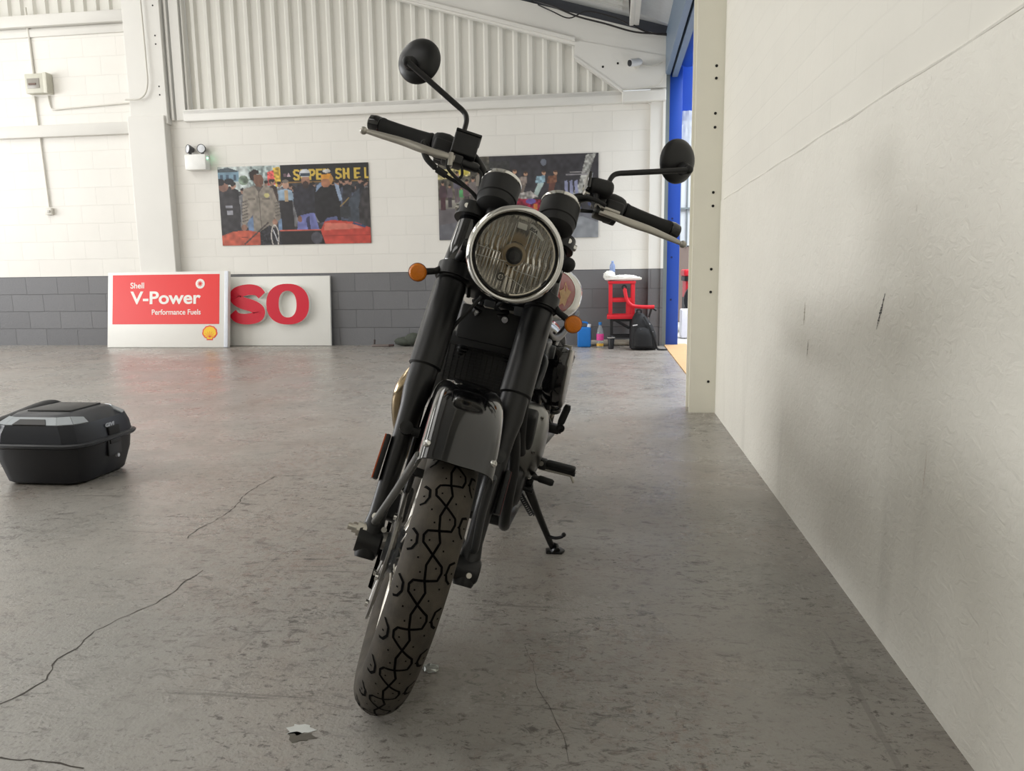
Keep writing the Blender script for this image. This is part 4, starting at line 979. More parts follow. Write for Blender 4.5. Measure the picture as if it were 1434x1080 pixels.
def wheel(name, tyre_r, tyre_w, rim_w, cx, cz, xf, rear=False):
    """wheel about an axle along the first axis; the rim is the part, the rest its sub-parts"""
    Rc = tyre_r - tyre_w * .5 * .98; hw = tyre_w * .5
    bead = Rc - hw * .72
    o = (0, cx, cz); ax = (1, 0, 0); u0 = (0, 0, 1)
    k = MB(xf=xf); w2 = rim_w / 2
    k.lathe([(bead - .004, -w2), (bead + .008, -w2), (bead + .006, -w2 + .006), (bead - .014, -w2 * .5), (bead - .018, 0), (bead - .014, w2 * .5), (bead + .006, w2 - .006), (bead + .008, w2), (bead - .004, w2), (bead - .024, w2 * .5), (bead - .028, 0), (bead - .024, -w2 * .5)], o, ax, 96, closed=True, u=u0)
    rim = k.build(name, K_alu, bike)
    k = MB(xf=xf); P = []
    for i in range(25):
        t = R(-146 + 292 * i / 24); P.append((Rc + hw * math.cos(t), hw * math.sin(t)))
    P.append((bead - .004, P[-1][1] * .9)); P.insert(0, (bead - .004, P[0][1] * .9))
    k.lathe(P, o, ax, 128, u=u0)
    def surf(l): return Rc + math.sqrt(max(hw * hw - l * l, 0))
    def pt(th, l, lift=.0005):
        q = math.asin(max(-1, min(1, l / hw))); rr = Rc + (hw + lift) * math.cos(q)
        return (math.sin(q) * (hw + lift), cx + rr * math.sin(th), cz + rr * math.cos(th))
    NP = 23; per = 2 * PI / NP
    def groove(poly, wd, k, mi):
        fine = []
        for (a, la), (c, lc) in zip(poly[:-1], poly[1:]):
            for j in range(5): fine.append((a + (c - a) * j / 5, la + (lc - la) * j / 5))
        fine.append(poly[-1]); prev = None
        for i, (th, l) in enumerate(fine):
            t0, l0 = fine[max(i - 1, 0)]; t1, l1 = fine[min(i + 1, len(fine) - 1)]
            dt, dl = (t1 - t0) * tyre_r, (l1 - l0); ln = math.hypot(dt, dl); nt_, nl = -dl / ln / tyre_r, dt / ln
            a = k.bm.verts.new(pt(th + nt_ * wd / 2, l + nl * wd / 2)); c = k.bm.verts.new(pt(th - nt_ * wd / 2, l - nl * wd / 2))
            if prev: k._f([prev[0], a, c, prev[1]], mi)
            prev = (a, c)
    s_ = hw / .05
    for i in range(NP):
        t = -i * per
        def U(pl): return [(t - v * per, l * s_) for v, l in pl]
        groove(U([(0, 0), (.22, -.0055), (.5, -.001), (.74, .0065), (1, 0)]), .0042, k, 1)
        groove(U([(0, 0), (.18, .021), (.30, .0235), (.46, .020), (.52, .0), (.56, -.019), (.66, -.0235), (.80, -.021), (1, 0)]), .0042, k, 1)
        groove(U([(.55, -.043), (.68, -.033), (.85, -.031), (.98, -.036), (1.02, -.043)]), .0042, k, 1)
        groove(U([(.02, .043), (.10, .034), (.3, .032), (.42, .036), (.5, .043)]), .0042, k, 1)
        for v, l in ((.22, .012), (.36, -.012), (.72, -.012), (.86, .016), (.1, -.022), (.3, .030), (.6, .028), (.8, -.040), (.25, .042)):
            groove(U([(v, l), (v + .035, l)]), .0028, k, 1)
    tyre = k.build('tyre', [K_tread, K_groove, K_side], rim)
    for f in tyre.data.polygons:
        pass
    k = MB(xf=xf); k.lathe([(.012, -.075), (.030, -.075), (.034, -.055), (.050, -.052), (.050, -.044), (.026, -.036), (.024, .036), (.046, .044), (.046, .052), (.032, .056), (.028, .075), (.012, .075)], o, ax, 32, closed=True, u=u0)
    k.build('hub', K_dgrey, rim)
    for i in range(36):
        side = 1 if i % 2 else -1; th = 2 * PI * i / 36; th2 = th + (.42 if (i // 2) % 2 else -.42)
        k = MB(xf=xf); k.tube([(side * .046, cx + .046 * math.sin(th2), cz + .046 * math.cos(th2)), (side * .006, cx + (bead - .02) * math.sin(th), cz + (bead - .02) * math.cos(th))], .0017, 6)
        k.build('spoke', K_alu, rim)
    # brake disc on the right-hand side
    k = MB(xf=xf); rd = .15 if not rear else .125
    k.lathe([(rd - .034, -.069), (rd, -.069), (rd, -.064), (rd - .034, -.064)], o, ax, 72, closed=True, u=u0)
    for i in range(6):
        th = 2 * PI * i / 6; th2 = th + .5
        k.tube([(-.060, cx + .045 * math.sin(th), cz + .045 * math.cos(th)), (-.066, cx + (rd - .030) * math.sin(th2), cz + (rd - .030) * math.cos(th2))], .007, 8)
    d = k.build('brake_disc', K_disc, rim)
    for i in range(6):
        th = 2 * PI * i / 6 + .5
        k = MB(xf=xf); c = Vector((-.071, cx + (rd - .030) * math.sin(th), cz + (rd - .030) * math.cos(th))); k.cyl(c, c + Vector((-.006, 0, 0)), .0075, seg=10); k.build('disc_bolt', K_chrome, rim)
    return rim
wheel('front_wheel', WR, .102, .066, 0, 0, S)
wheel('rear_wheel', .318, .150, .105, 0, 0, lambda p: Vector((-1.425 + p[1], p[0], .318 + p[2])), True)

# ---- fork
for sd in (-1, 1):
    l = sd * .108
    k = SMB()
    k.tube([(l, -.036, .0), (l, -.030, 0), (l, .03, 0), (l, .06, 0), (l, .24, 0), (l, .30, 0), (l, .345, 0), (l, .405, 0)], [.020, .023, .023, .019, .023, .026, .0325, .0325], 28)
    k.lathe([(.010, -.026), (.026, -.026), (.028, -.02), (.028, .022), (.024, .026), (.010, .026)], (l, 0, 0), (1, 0, 0), 24, closed=True)
    leg = k.build('fork_leg', K_sat, bike)
    k = SMB(); k.tube([(l, .398, 0), (l, .402, 0), (l, .605, 0), (l, .612, 0)], [.034, .0375, .0375, .034], 32); k.build('fork_cover', K_sat, leg)
    k = SMB(); k.tube([(l, .612, 0), (l, .616, 0), (l, .655, 0), (l, .659, 0)], [.030, .0365, .0365, .031], 32); k.build('indicator_clamp', K_plastic, leg)
    k = SMB(); k.tube([(l, .655, 0), (l, .66, 0), (l, .70, 0), (l, .775, 0), (l, .79, 0)], [.030, .0335, .0315, .0285, .026], 32); k.build('fork_shroud', K_gloss, leg)
    k = SMB(); k.tube([(l, .79, 0), (l, .815, 0), (l, .822, 0)], [.021, .021, .016], 6); k.build('fork_cap', K_dgrey, leg)
    # side reflector
    k = SMB(); k.box((sd * .137, .178, .006), (.012, .10, .030), bev=.004); rf = k.build('fork_reflector', K_plastic, leg)
    k = SMB(); k.box((sd * .1435, .178, .006), (.0018 if sd > 0 else .003, .098, .027), bev=.0005); k.build('reflector_lens', mat('amber_reflector', (190, 84, 32) if sd < 0 else (84, 44, 44), .25, var=.1), rf)
    # brackets holding the mudguard
    k = SMB(); k.tube([(l, .250, .01), (sd * .075, .250, .012)], .011, 12); k.lathe([(.0, 0), (.015, .0), (.015, .012), (0, .014)], (l - sd * .002, .250, .022), (0, 0, 1), 14); k.build('fender_bracket', K_sat, leg)
    if sd < 0:
        k = SMB(); k.cyl((-.126, .020, 0), (-.140, .020, 0), .0165, seg=6); k.cyl((-.120, .020, 0), (-.128, .020, 0), .0200, seg=24); k.cyl((-.139, .020, 0), (-.150, .020, 0), .0115, seg=16); k.cyl((-.149, .020, 0), (-.160, .020, 0), .0075, seg=12)
        k.build('axle_nut', K_alu, leg)
        k = SMB(); k.cyl((-.098, .010, .0), (-.070, .010, .0), .019, seg=20); k.cyl((-.086, .03, .030), (-.086, .03, .038), .006, seg=10); k.build('axle_spacer', K_disc, leg)
        k = SMB(); k.cyl((-.112, .052, .022), (-.112, .052, .032), .007, seg=12); k.build('pinch_bolt', K_chrome, leg)
    else:
        k = SMB(); k.cyl((.128, .0, 0), (.134, .0, 0), .014, seg=16); k.cyl((.112, -.012, .026), (.112, -.012, .032), .006, seg=10); k.build('axle_end', K_silver, leg)
for a, th in ((.636, .03), (.795, .026)):
    k = SMB(); P = []
    k.prism([(-.112, -.034), (-.146, -.010), (-.146, .012), (-.112, .036), (-.05, .028), (.05, .028), (.112, .036), (.146, .012), (.146, -.010), (.112, -.034), (.05, -.078), (-.05, -.078)], (0, a, 0), (1, 0, 0), (0, 0, 1), th, bev=.005)
    for sd in (-1, 1): k.lathe([(.024, -.016), (.042, -.016), (.042, .016), (.024, .016)], (sd * .108, a, 0), (0, 1, 0), 28, closed=True)
    tc_ = k.build('triple_clamp', K_sat, bike)
    if a > .7:
        for sd in (-1, 1):
            k = SMB(); k.cyl((sd * .140, a, .012), (sd * .152, a, .010), .008, seg=12); k.cyl((sd * .128, a, .030), (sd * .128, a, .037), .0065, seg=10); k.build('clamp_bolt', K_chrome, tc_)
k = SMB(); k.tube([(0, .625, -.052), (0, .81, -.052)], .024, 20); k.cyl((0, .805, -.052), (0, .825, -.052), .018, seg=6); k.build('steering_stem', K_dgrey, bike)

# ---- front mudguard
def fender_pt(th, q, lift=0.):
    """th round the wheel, q -1..1 across"""
    d = math.degrees(th); s_ = max(0, min(1, (d - 28) / 45)); s_ = s_ * s_ * (3 - 2 * s_)
    rr = .350 + .036 * s_ + lift
    ph = q * PI / 2; ll = .074 * math.copysign(abs(math.sin(ph)) ** .72, ph)
    drop = (.052 if d < 150 else .04) * (1 - abs(math.cos(ph)) ** .62)
    rr -= drop
    return (ll, rr * math.sin(th), rr * math.cos(th))
k = SMB(); rows = []
th0, th1 = R(29.0), R(196)
for lift in (0, -.003):
    rows.append([[k.bm.verts.new(fender_pt(th0 + (th1 - th0) * i / 48 - (R(1.6) * (1 - abs(j / 12 - 1)) if i == 0 else 0), j / 12 - 1, lift)) for j in range(25)] for i in range(49)])
for sgn, rw in ((1, rows[0]), (-1, rows[1])):
    for i in range(48):
        for j in range(24): k._f([rw[i][j], rw[i][j + 1], rw[i + 1][j + 1], rw[i + 1][j]])
A_, B_ = rows
for i in range(48):
    for j in (0, 24): k._f([A_[i][j], A_[i + 1][j], B_[i + 1][j], B_[i][j]])
for i in (0, 48):
    for j in range(24): k._f([A_[i][j], A_[i][j + 1], B_[i][j + 1], B_[i][j]])
fender = k.build('front_fender', K_gloss, bike, smooth=60)
for sd in (-1, 1):
    c = Vector(fender_pt(R(34), sd * .60)); d1 = Vector(fender_pt(R(36), sd * .60)) - Vector(fender_pt(R(32), sd * .60)); d2 = Vector(fender_pt(R(34), sd * .66)) - Vector(fender_pt(R(34), sd * .54))
    nrm = d1.cross(d2).normalized()
    if nrm.z < 0: nrm = -nrm
    k = SMB(); k.lathe([(0, .0055), (.005, .0055), (.0072, .003), (.0075, -.002)], c, nrm, 16); k.lathe([(0, .0062), (.0028, .0060)], c, nrm, 6); k.build('fender_bolt', K_chrome, fender)
    e0 = Vector((sd * .058, .182, .285)); 
    k = SMB(); k.tube(smooth_path([(sd * .071, .166, .268), (sd * .075, .150, .235), (sd * .088, .105, .140), (sd * .106, .05, .048), (sd * .108, .040, .028)], 8), [.0085] * 33, 12, flat=((1, 0, 0), .8)); k.build('fender_stay', K_grey if sd < 0 else K_dgrey, fender)
    k = SMB(); k.tube(smooth_path([(sd * .072, .15, -.30), (sd * .085, .10, -.2), (sd * .104, .03, -.03)], 8), .007, 10); k.build('fender_stay', K_dgrey, fender)
k = SMB(); k.box((-.066, .135, .085), (.012, .05, .05), bev=.004); k.box((-.058, .155, .105), (.03, .018, .018), bev=.003); k.build('sensor_bracket', K_sat, fender)

# ---- brake caliper on the right leg (bike's right), hose
k = SMB(); k.box((-.070, .100, -.090), (.050, .085, .060), bev=.010, seg=3); cal = k.build('brake_caliper', K_sat, bike)
k = SMB()
for a in (.075, .125): k.cyl((-.094, a, -.09), (-.100, a, -.09), .013, seg=18)
k.build('caliper_bolt', K_alu, cal)

# ---- headlight
HC = Vector((0.0, .639, .195))
k = SMB(); prof = [(.0, -.135), (.030, -.132), (.062, -.115), (.085, -.085), (.096, -.045), (.099, -.010), (.099, -.004)]
k.lathe(prof, HC, HOR, 56, u=UPV); hl = k.build('headlight', K_gloss, bike, smooth=60)
k = SMB(); k.lathe([(.0975, -.022), (.1012, -.016), (.1035, -.006), (.1028, .004), (.0990, .012), (.0945, .0145), (.0915, .013), (.0895, .008), (.0885, .000), (.0885, -.010)], HC, HOR, 72, u=UPV); k.build('headlight_rim', K_chrome, hl, smooth=60)
k = SMB(); k.lathe([(.0890, .004), (.0868, .0065), (.0850, .005), (.0835, .001), (.0835, -.012), (.0890, -.012)], HC, HOR, 72, u=UPV, closed=True); k.build('rim_gasket', mat('gasket_black', (22, 22, 22), .4), hl)
k = SMB(); k.lathe([(.0815, .0035), (.0835, .0055), (.0845, .0045), (.0835, .002)], HC, HOR, 48, u=UPV, closed=True, a0=R(-110), a1=R(-15)); k.lathe([(.0815, .0035), (.0835, .0055), (.0845, .0045), (.0835, .002)], HC, HOR, 24, u=UPV, closed=True, a0=R(-170), a1=R(-120)); k.build('light_guide', mat('light_guide', (214, 206, 188), .3), hl)
# faceted reflector: vertical flutes in a dish
UX = Vector((1, 0, 0))
k = SMB(); NXg, NYg, RG = 132, 40, .0875; vv = {}
def refl_pt(i, j):
    if (i, j) not in vv:
        x, y = -RG + 2 * RG * i / NXg, -RG + 2 * RG * j / NYg; rr = min(1, math.hypot(x, y) / .083)
        dpt = -.050 * (1 - rr ** 1.5) - .008
        blk = 1.0 if abs(x) > .014 or y < 0 else .25
        if y < -.016 + .12 * x and x > -.008: ph, amp, dd = x / .0105, .0026, .010
        elif y < -.004 and x < -.008: ph, amp, dd = x / .0074, .0020, .004
        elif y > .030: ph, amp, dd = x / .0088 + .3, .0024, .0
        else: ph, amp, dd = x / .0125 + .15 + .25 * math.sin(y * 90), .0030, .003
        vv[(i, j)] = k.bm.verts.new(HC + UX * x + UPV * y + HOR * (dpt - dd * (1 - rr) + blk * amp * abs(math.sin(PI * ph))))
    return vv[(i, j)]
for i in range(NXg):
    for j in range(NYg):
        x, y = -RG + 2 * RG * (i + .5) / NXg, -RG + 2 * RG * (j + .5) / NYg
        if .012 < math.hypot(x, y) < .0872: k._f([refl_pt(i, j), refl_pt(i + 1, j), refl_pt(i + 1, j + 1), refl_pt(i, j + 1)])
K_refl = mat('headlight_reflector', (238, 235, 228), .24, 1., var=.1, vscale=90)
k.build('reflector', K_refl, hl, smooth=50)
# lens flute lines and dividers
k = SMB()
def hp(x, y, d=-.008): return HC + UX * x + UPV * y + HOR * d
for x0, y0, x1, y1 in ((.005, -.030, .062, -.030), (-.004, -.046, .052, -.062), (-.078, -.004, -.03, -.004), (-.078, -.024, -.012, -.018), (-.004, -.046, -.004, -.078)):
    k.tube([hp(x0, y0), hp(x1, y1)], .0009, 6)
for i in range(17):
    x = -.068 + i * .0085
    if abs(x) < .016: continue
    hgt = math.sqrt(max(.078 ** 2 - x * x, 0))
    k.tube([hp(x, .018 if abs(x) < .03 else .004), hp(x, hgt * .84)], .0008, 5)
    k.tube([hp(x, -.022 if abs(x) < .03 else -.006), hp(x, -hgt * .88)], .0008, 5)
k.build('lens_flutes', mat('lens_flute_glass', (196, 194, 186), .2, var=.2, vscale=120), hl)
k = SMB(); k.box(HC + UPV * .062 + UX * -.004 + HOR * -.006, (.020, .018, .002), rot=Matrix.Rotation(-RAKE, 3, 'X')); k.build('lens_block', mat('lens_block', (226, 224, 214), .3, var=.05), hl)
k = SMB(); k.prism([(.010, .072), (.016, .058), (.030, .054), (.046, .046), (.048, .050), (.030, .066), (.018, .072)], HC + HOR * -.006, UX, UPV, .002); nm = k.build('lens_name_plate', mat('lens_plate', (190, 188, 178), .3), hl)
# (lettering is laid in fork axes, so move it by hand)
def fork_text(body, size, m, parent, o, u, v, width, bold):
    ob = text_obj('lettering', body, size, m, parent, o, u, v, width=width, bold=bold)
    for q in ob.data.vertices: q.co = S(q.co)
    return ob
fork_text('BSA', .0095, mat('lens_letter', (36, 36, 34), .5), hl, HC + UX * .013 + UPV * .0605 + HOR * -.0045, UX + UPV * -.28, UPV + UX * .28, .018, .0003)
k = SMB(); k.lathe([(.015, .0), (.018, .004), (.0245, -.001), (.026, -.010), (.022, -.02)], HC + HOR * -.028, HOR, 36, u=UPV); k.build('bulb_collar', mat('bulb_collar', (168, 150, 120), .35, .5), hl)
k = SMB(); k.lathe([(0, .010), (.012, .009), (.0172, .004), (.0178, -.012), (.0178, -.03)], HC + HOR * -.018 - UPV * .003, HOR, 36, u=UPV); k.build('bulb_shield', mat('bulb_shield', (26, 25, 24), .5), hl)
k = SMB(); k.lathe([(.0055, 0), (.0085, .0015), (.0095, 0)], HC + HOR * -.006 + UX * -.014 - UPV * .052, HOR, 24, u=UPV); k.lathe([(0, .001), (.0035, .0005)], HC + HOR * -.006 + UX * -.014 - UPV * .052, HOR, 12, u=UPV); k.build('lens_mark', mat('lens_mark', (90, 88, 82), .3), hl)
m, nt, bs = new_mat('clear_lens'); nt.nodes.remove(bs)
fr_ = N(nt, 'ShaderNodeFresnel'); fr_.inputs['IOR'].default_value = 1.4
tr_ = N(nt, 'ShaderNodeBsdfTransparent'); gl_ = N(nt, 'ShaderNodeBsdfGlossy'); gl_.inputs['Roughness'].default_value = .02
mx_ = N(nt, 'ShaderNodeMixShader'); nt.links.new(fr_.outputs[0], mx_.inputs[0]); nt.links.new(tr_.outputs[0], mx_.inputs[1]); nt.links.new(gl_.outputs[0], mx_.inputs[2])
nt.links.new(mx_.outputs[0], nt.nodes['Material Output'].inputs['Surface'])
k = SMB(); k.lathe([(0, .013), (.03, .0122), (.06, .009), (.084, .002)], HC, HOR, 56, u=UPV); k.build('lens', m, hl, smooth=80)
# brackets and mounting ears
for sd in (-1, 1):
    k = SMB(); k.tube([(sd * .108, .665, .02), (sd * .104, .655, .10), (sd * .100, .645, .165)], .011, 10); k.cyl((sd * .099, .639, .16), (sd * .112, .639, .16), .012, seg=14); k.build('headlight_bracket', K_sat, hl)

# ---- gauges
for sd, cl in ((-1, -.066), (1, .085)):
    o = Vector((cl, .806, .048)); axg = Vector((0, math.cos(R(9)), -math.sin(R(9)))); ug = Vector((1, 0, 0))
    k = SMB(); k.lathe([(0, -.012), (.030, -.010), (.043, .0), (.0455, .010), (.0455, .020), (.047, .021), (.048, .022), (.048, .066), (.046, .068)], o, axg, 48, u=ug); g = k.build('gauge', K_plastic, bike)
    k = SMB(); k.lathe([(.0470, .0665), (.0490, .068), (.0492, .074), (.0475, .0775), (.0435, .0775), (.0425, .073)], o, axg, 48, u=ug); k.build('gauge_bezel', K_chrome, g)
    k = SMB(); k.lathe([(0, .073), (.043, .073)], o, axg, 40, u=ug); k.build('gauge_face', mat('gauge_face', (20, 20, 22), .2), g)
    k = SMB(); k.cyl(o + axg * -.03, o + axg * .0, .016, seg=16); k.tube([o + axg * -.012, (cl * .7, .79, .02), (cl * .5, .795, .0)], .010, 8); k.build('gauge_mount', K_sat, g)

# ---- handlebar and what is on it
GA, GN = .980, -.075
def bar_side(sd): return [(sd * .03, .862, -.030), (sd * .07, .868, -.028), (sd * .115, .925, -.022), (sd * .155, .962, -.030), (sd * .20, .970, -.047), (sd * .42, .994, -.095)]
k = SMB(); pl = smooth_path(list(reversed(bar_side(-1))) + bar_side(1), 8); k.tube(pl, .0112, 16); bar = k.build('handlebar', K_sat, bike)
k = SMB()
for l in (-.045, .045): k.box((l, .838, -.03), (.030, .055, .040), bev=.006)
k.build('bar_clamp', K_sat, bar)
def gp(sd, l): # point on the bar axis at |l|
    t = (l - .20) / .22; return Vector((sd * l, .972 + .022 * t, -.047 - .048 * t))
for sd in (-1, 1):
    k = SMB(); d = [(l, r_) for l, r_ in ((.258, .0205), (.264, .0225), (.272, .0200), (.30, .0190), (.33, .0186), (.36, .0186), (.382, .0190), (.388, .0205), (.394, .0205))]
    k.tube([gp(sd, l) for l, r_ in d], [r_ for l, r_ in d], 22); k.build('grip', K_rub, bar)
    k = SMB(); k.tube([gp(sd, l) for l in (.393, .398, .410, .424, .428)], [.015, .0205, .0215, .0185, .012], 22); k.build('bar_end', K_gloss, bar)
    # switch housing
    k = SMB(); k.tube([gp(sd, l) + Vector((0, .004, .0)) for l in (.198, .204, .222, .240, .252, .258)], [.017, .024, .0285, .0275, .024, .018], 18)
    k.box(gp(sd, .228) + Vector((0, -.018, .018)), (.050, .040, .030), bev=.008, seg=3); k.box(gp(sd, .226) + Vector((0, -.040, .006)), (.034, .022, .026), bev=.005)
    sw = k.build('switch_housing', K_plastic, bar)
    k = SMB(); k.box(gp(sd, .214) + Vector((0, .024, -.010)), (.014, .012, .016), bev=.003); k.box(gp(sd, .236) + Vector((0, -.036, .028)), (.012, .012, .012), bev=.002); k.build('switch_button', K_sat, sw)
    # perch and lever
    k = SMB(); k.box(gp(sd, .185) + Vector((0, -.004, .012)), (.030, .038, .050), bev=.006); k.box(gp(sd, .195) + Vector((0, -.066, .060)), (.050, .024, .036), bev=.005); k.tube([gp(sd, .18) + Vector((0, -.02, .02)), gp(sd, .195) + Vector((0, -.066, .058))], .012, 10)
    perch = k.build('lever_perch', K_sat, bar)
    lp = [(sd * .190, .900, .034), (sd * .215, .898, .036), (sd * .237, .896, .036), (sd * .262, .896, .035), (sd * .282, .899, .030), (sd * .318, .905, .020), (sd * .36, .907, .012), (sd * .392, .909, .005), (sd * .408, .909, .002)]
    fp = smooth_path(lp, 6); nn = len(fp)
    rad = [.0084 + .0022 * math.sin(PI * i / nn) - .0034 * max(0, (i / nn - .5)) * 2 for i in range(nn)]
    k = SMB(); k.tube(fp, rad, 14, flat=((0, 1, 0), .75)); k.ball((sd * .415, .909, .001), .0095, seg=16)
    if sd < 0: k.box((sd * .198, .893, .036), (.012, .036, .014), rot=Matrix.Rotation(R(10), 3, 'Z'), bev=.003)
    else: k.box((sd * .205, .909, .036), (.05, .007, .012), bev=.002); k.box((sd * .205, .893, .038), (.05, .007, .012), bev=.002)
    k.build('brake_lever' if sd < 0 else 'clutch_lever', K_silver, bike)
    # mirror
    mc = Vector((-.357, 1.170, -.035)) if sd < 0 else Vector((.366, 1.158, -.035))
    hub = mc + Vector((sd * .016, -.038, .030))
    nrm = Vector((sd * .42, -.30, .86)).normalized()
    du = .016 if sd < 0 else 0
    st = [(sd * .190, .988, .0), (sd * .1915, 1.004 + du, 0), (sd * .194, 1.018 + du, 0), (sd * .200, 1.030 + du, 0), (sd * .211, 1.0385 + du, 0), (sd * .225, 1.045 + du, 0)]
    k = SMB(); Eh = hub + Vector((sd * .004, -.004, .010)); P3 = Vector(st[5])
    path = smooth_path(st + [tuple(P3.lerp(Eh, .15))], 5) + [P3.lerp(Eh, .25 + .15 * q) for q in range(6)]
    k.tube(path, [.0062 + .0012 * (i / len(path)) for i in range(len(path))], 14, flat=((0, 0, 1), 1.0)); k.cyl((sd * .189, .975, 0), (sd * .191, .998, 0), .0105, seg=12)
    ms = k.build('mirror_stem', K_sat, bike)
    k = SMB(); k.cyl((sd * .1895, .986, 0), (sd * .1905, .996, 0), .013, seg=6); k.build('stem_nut', K_dgrey, ms)
    uu = nrm.orthogonal().normalized()
    k = SMB(); k.lathe([(0, .016), (.015, .0155), (.030, .0135), (.044, .009), (.053, .002), (.0575, -.004), (.058, -.010), (.0545, -.012), (.053, -.008)], mc, nrm, 44, u=uu); hd = k.build('mirror_head', K_sat, ms, smooth=60)
    k = SMB(); k.tube([hub + Vector((sd * .002, -.002, .006)), mc + nrm * .010 + Vector((sd * .010, -.02, 0))], [.012, .018], 16); k.ball(hub + Vector((sd * .003, -.003, .009)), .0115, seg=14); k.build('mirror_joint', K_plastic, ms)
    k = SMB(); k.lathe([(0, -.008), (.053, -.008)], mc, nrm, 44, u=uu); k.build('mirror_glass', K_chrome, ms)
# front brake reservoir
k = SMB(); k.box((-.176, .952, .004), (.062, .058, .050), rot=Matrix.Rotation(R(2), 3, 'Z'), bev=.005, seg=3); rs_ = k.build('brake_reservoir', K_plastic, bike)
k = SMB(); k.box((-.176, .984, .004), (.064, .007, .052), rot=Matrix.Rotation(R(2), 3, 'Z'), bev=.002); k.build('reservoir_lid', K_sat, rs_)
k = SMB(); k.tube([(-.245, .908, .012), (-.235, .910, .010), (-.135, .912, .006), (-.128, .912, .006)], [.008, .013, .013, .009], 16); k.build('master_cylinder', K_sat, rs_)
# rounded control pod above the clutch perch
k = SMB(); k.box((.172, .974, .010), (.066, .040, .046), rot=Matrix.Rotation(R(6), 3, 'Z'), bev=.016, seg=4); pod = k.build('control_pod', K_plastic, bike)
k = SMB(); k.box((.138, .975, .008), (.010, .046, .050), rot=Matrix.Rotation(R(6), 3, 'Z'), bev=.004); k.build('pod_cap', K_gloss, pod)
k = SMB(); k.tube([(.165, .955, .008), (.17, .93, .006), (.18, .915, .01)], .010, 10); k.cyl((.155, .94, .012), (.145, .935, .02), .006, seg=10); k.cyl((.17, .916, .02), (.185, .914, .03), .007, seg=10, mi=1); k.cyl((.148, .945, .01), (.135, .945, .014), .006, seg=10, mi=1); k.build('pod_clamp', [K_sat, K_silver], pod)

# cables
def cable(pts, r_, m=K_rub, name='control_cable'):
    k = SMB(); k.tube(smooth_path(pts, 8), r_, 10); return k.build(name, m, bike)
cable([(-.262, .945, -.03), (-.272, .925, .02), (-.270, .900, .03), (-.250, .878, .028), (-.220, .862, .026), (-.19, .855, .022), (-.12, .842, .01), (-.06, .80, -.03), (-.03, .72, -.03)], .0045)
k = SMB(); k.tube(smooth_path([(-.270, .905, .03), (-.252, .880, .029), (-.226, .865, .027)], 5), .0075, 12); k.tube([(-.222, .863, .027), (-.196, .857, .024)], .0085, 12); k.build('cable_boot', K_rub, bike)
cable([(-.205, .893, .035), (-.198, .872, .034), (-.17, .855, .03), (-.12, .835, .02), (-.07, .80, -.01), (-.04, .70, -.02)], .0042)
cable([(-.135, .912, .004), (-.118, .900, .004), (-.110, .86, .004), (-.10, .80, -.02), (-.08, .70, -.03), (-.06, .60, -.02)], .0048)
cable([(-.185, .915, .01), (-.17, .90, .012), (-.162, .88, .012), (-.165, .865, .014)], .0035)
cable([(.19, .912, .045), (.16, .920, .04), (.12, .915, .03), (.07, .87, .0), (.03, .79, -.02)], .0050)
cable([(.175, .95, .0), (.14, .945, .0), (.11, .925, .005), (.06, .86, -.01), (.02, .78, -.02)], .0055)
cable([(.20, .925, -.01), (.15, .905, .0), (.11, .89, .01), (.06, .84, .0), (.04, .76, -.02)], .0045)
cable([(-.07, .795, .03), (-.09, .74, .05), (-.10, .70, .03), (-.09, .62, -.01)], .0035)
cable([(.085, .79, .03), (.125, .76, .02), (.135, .735, .0), (.10, .68, -.03)], .0075)
k = SMB(); k.ball((.140, .735, .035), (.018, .018, .022), seg=16); k.tube([(.10, .76, .02), (.14, .735, .035)], .012, 10); k.build('horn_button_boot', K_rub, bike)
cable([(-.035, .58, .06), (-.05, .55, .04), (-.075, .50, .0), (-.085, .40, -.03), (-.08, .25, -.06), (-.075, .13, -.08)], .0042, name='brake_hose')

# ---- indicators
m_amb = mat('amber_lens', (214, 120, 22), .2, var=.12, vscale=200, bump=.5, bscale=350)
for sd in (-1, 1):
    c = Vector((sd * .187, .594, .043))
    k = SMB(); k.lathe([(0, -.026), (.008, -.025), (.016, -.016), (.0205, -.004), (.0208, .002), (.019, .003)], c, HOR, 28, u=UPV); k.tube([(sd * .140, .632, .012), (sd * .152, .618, .022), c + HOR * -.012], [.0085, .0075, .0085], 12)
    ind = k.build('indicator', K_plastic, bike)
    k = SMB(); k.lathe([(.0195, .0005), (.0195, .006), (.016, .010), (.008, .0115), (0, .012)], c, HOR, 28, u=UPV); k.build('amber_lens', m_amb, ind)
    k = SMB(); k.lathe([(.0192, .0005), (.0212, .0010), (.0212, .0045), (.0192, .0060)], c, HOR, 28, u=UPV); k.build('lens_ring', mat('amber_dark', (120, 62, 22), .3), ind)

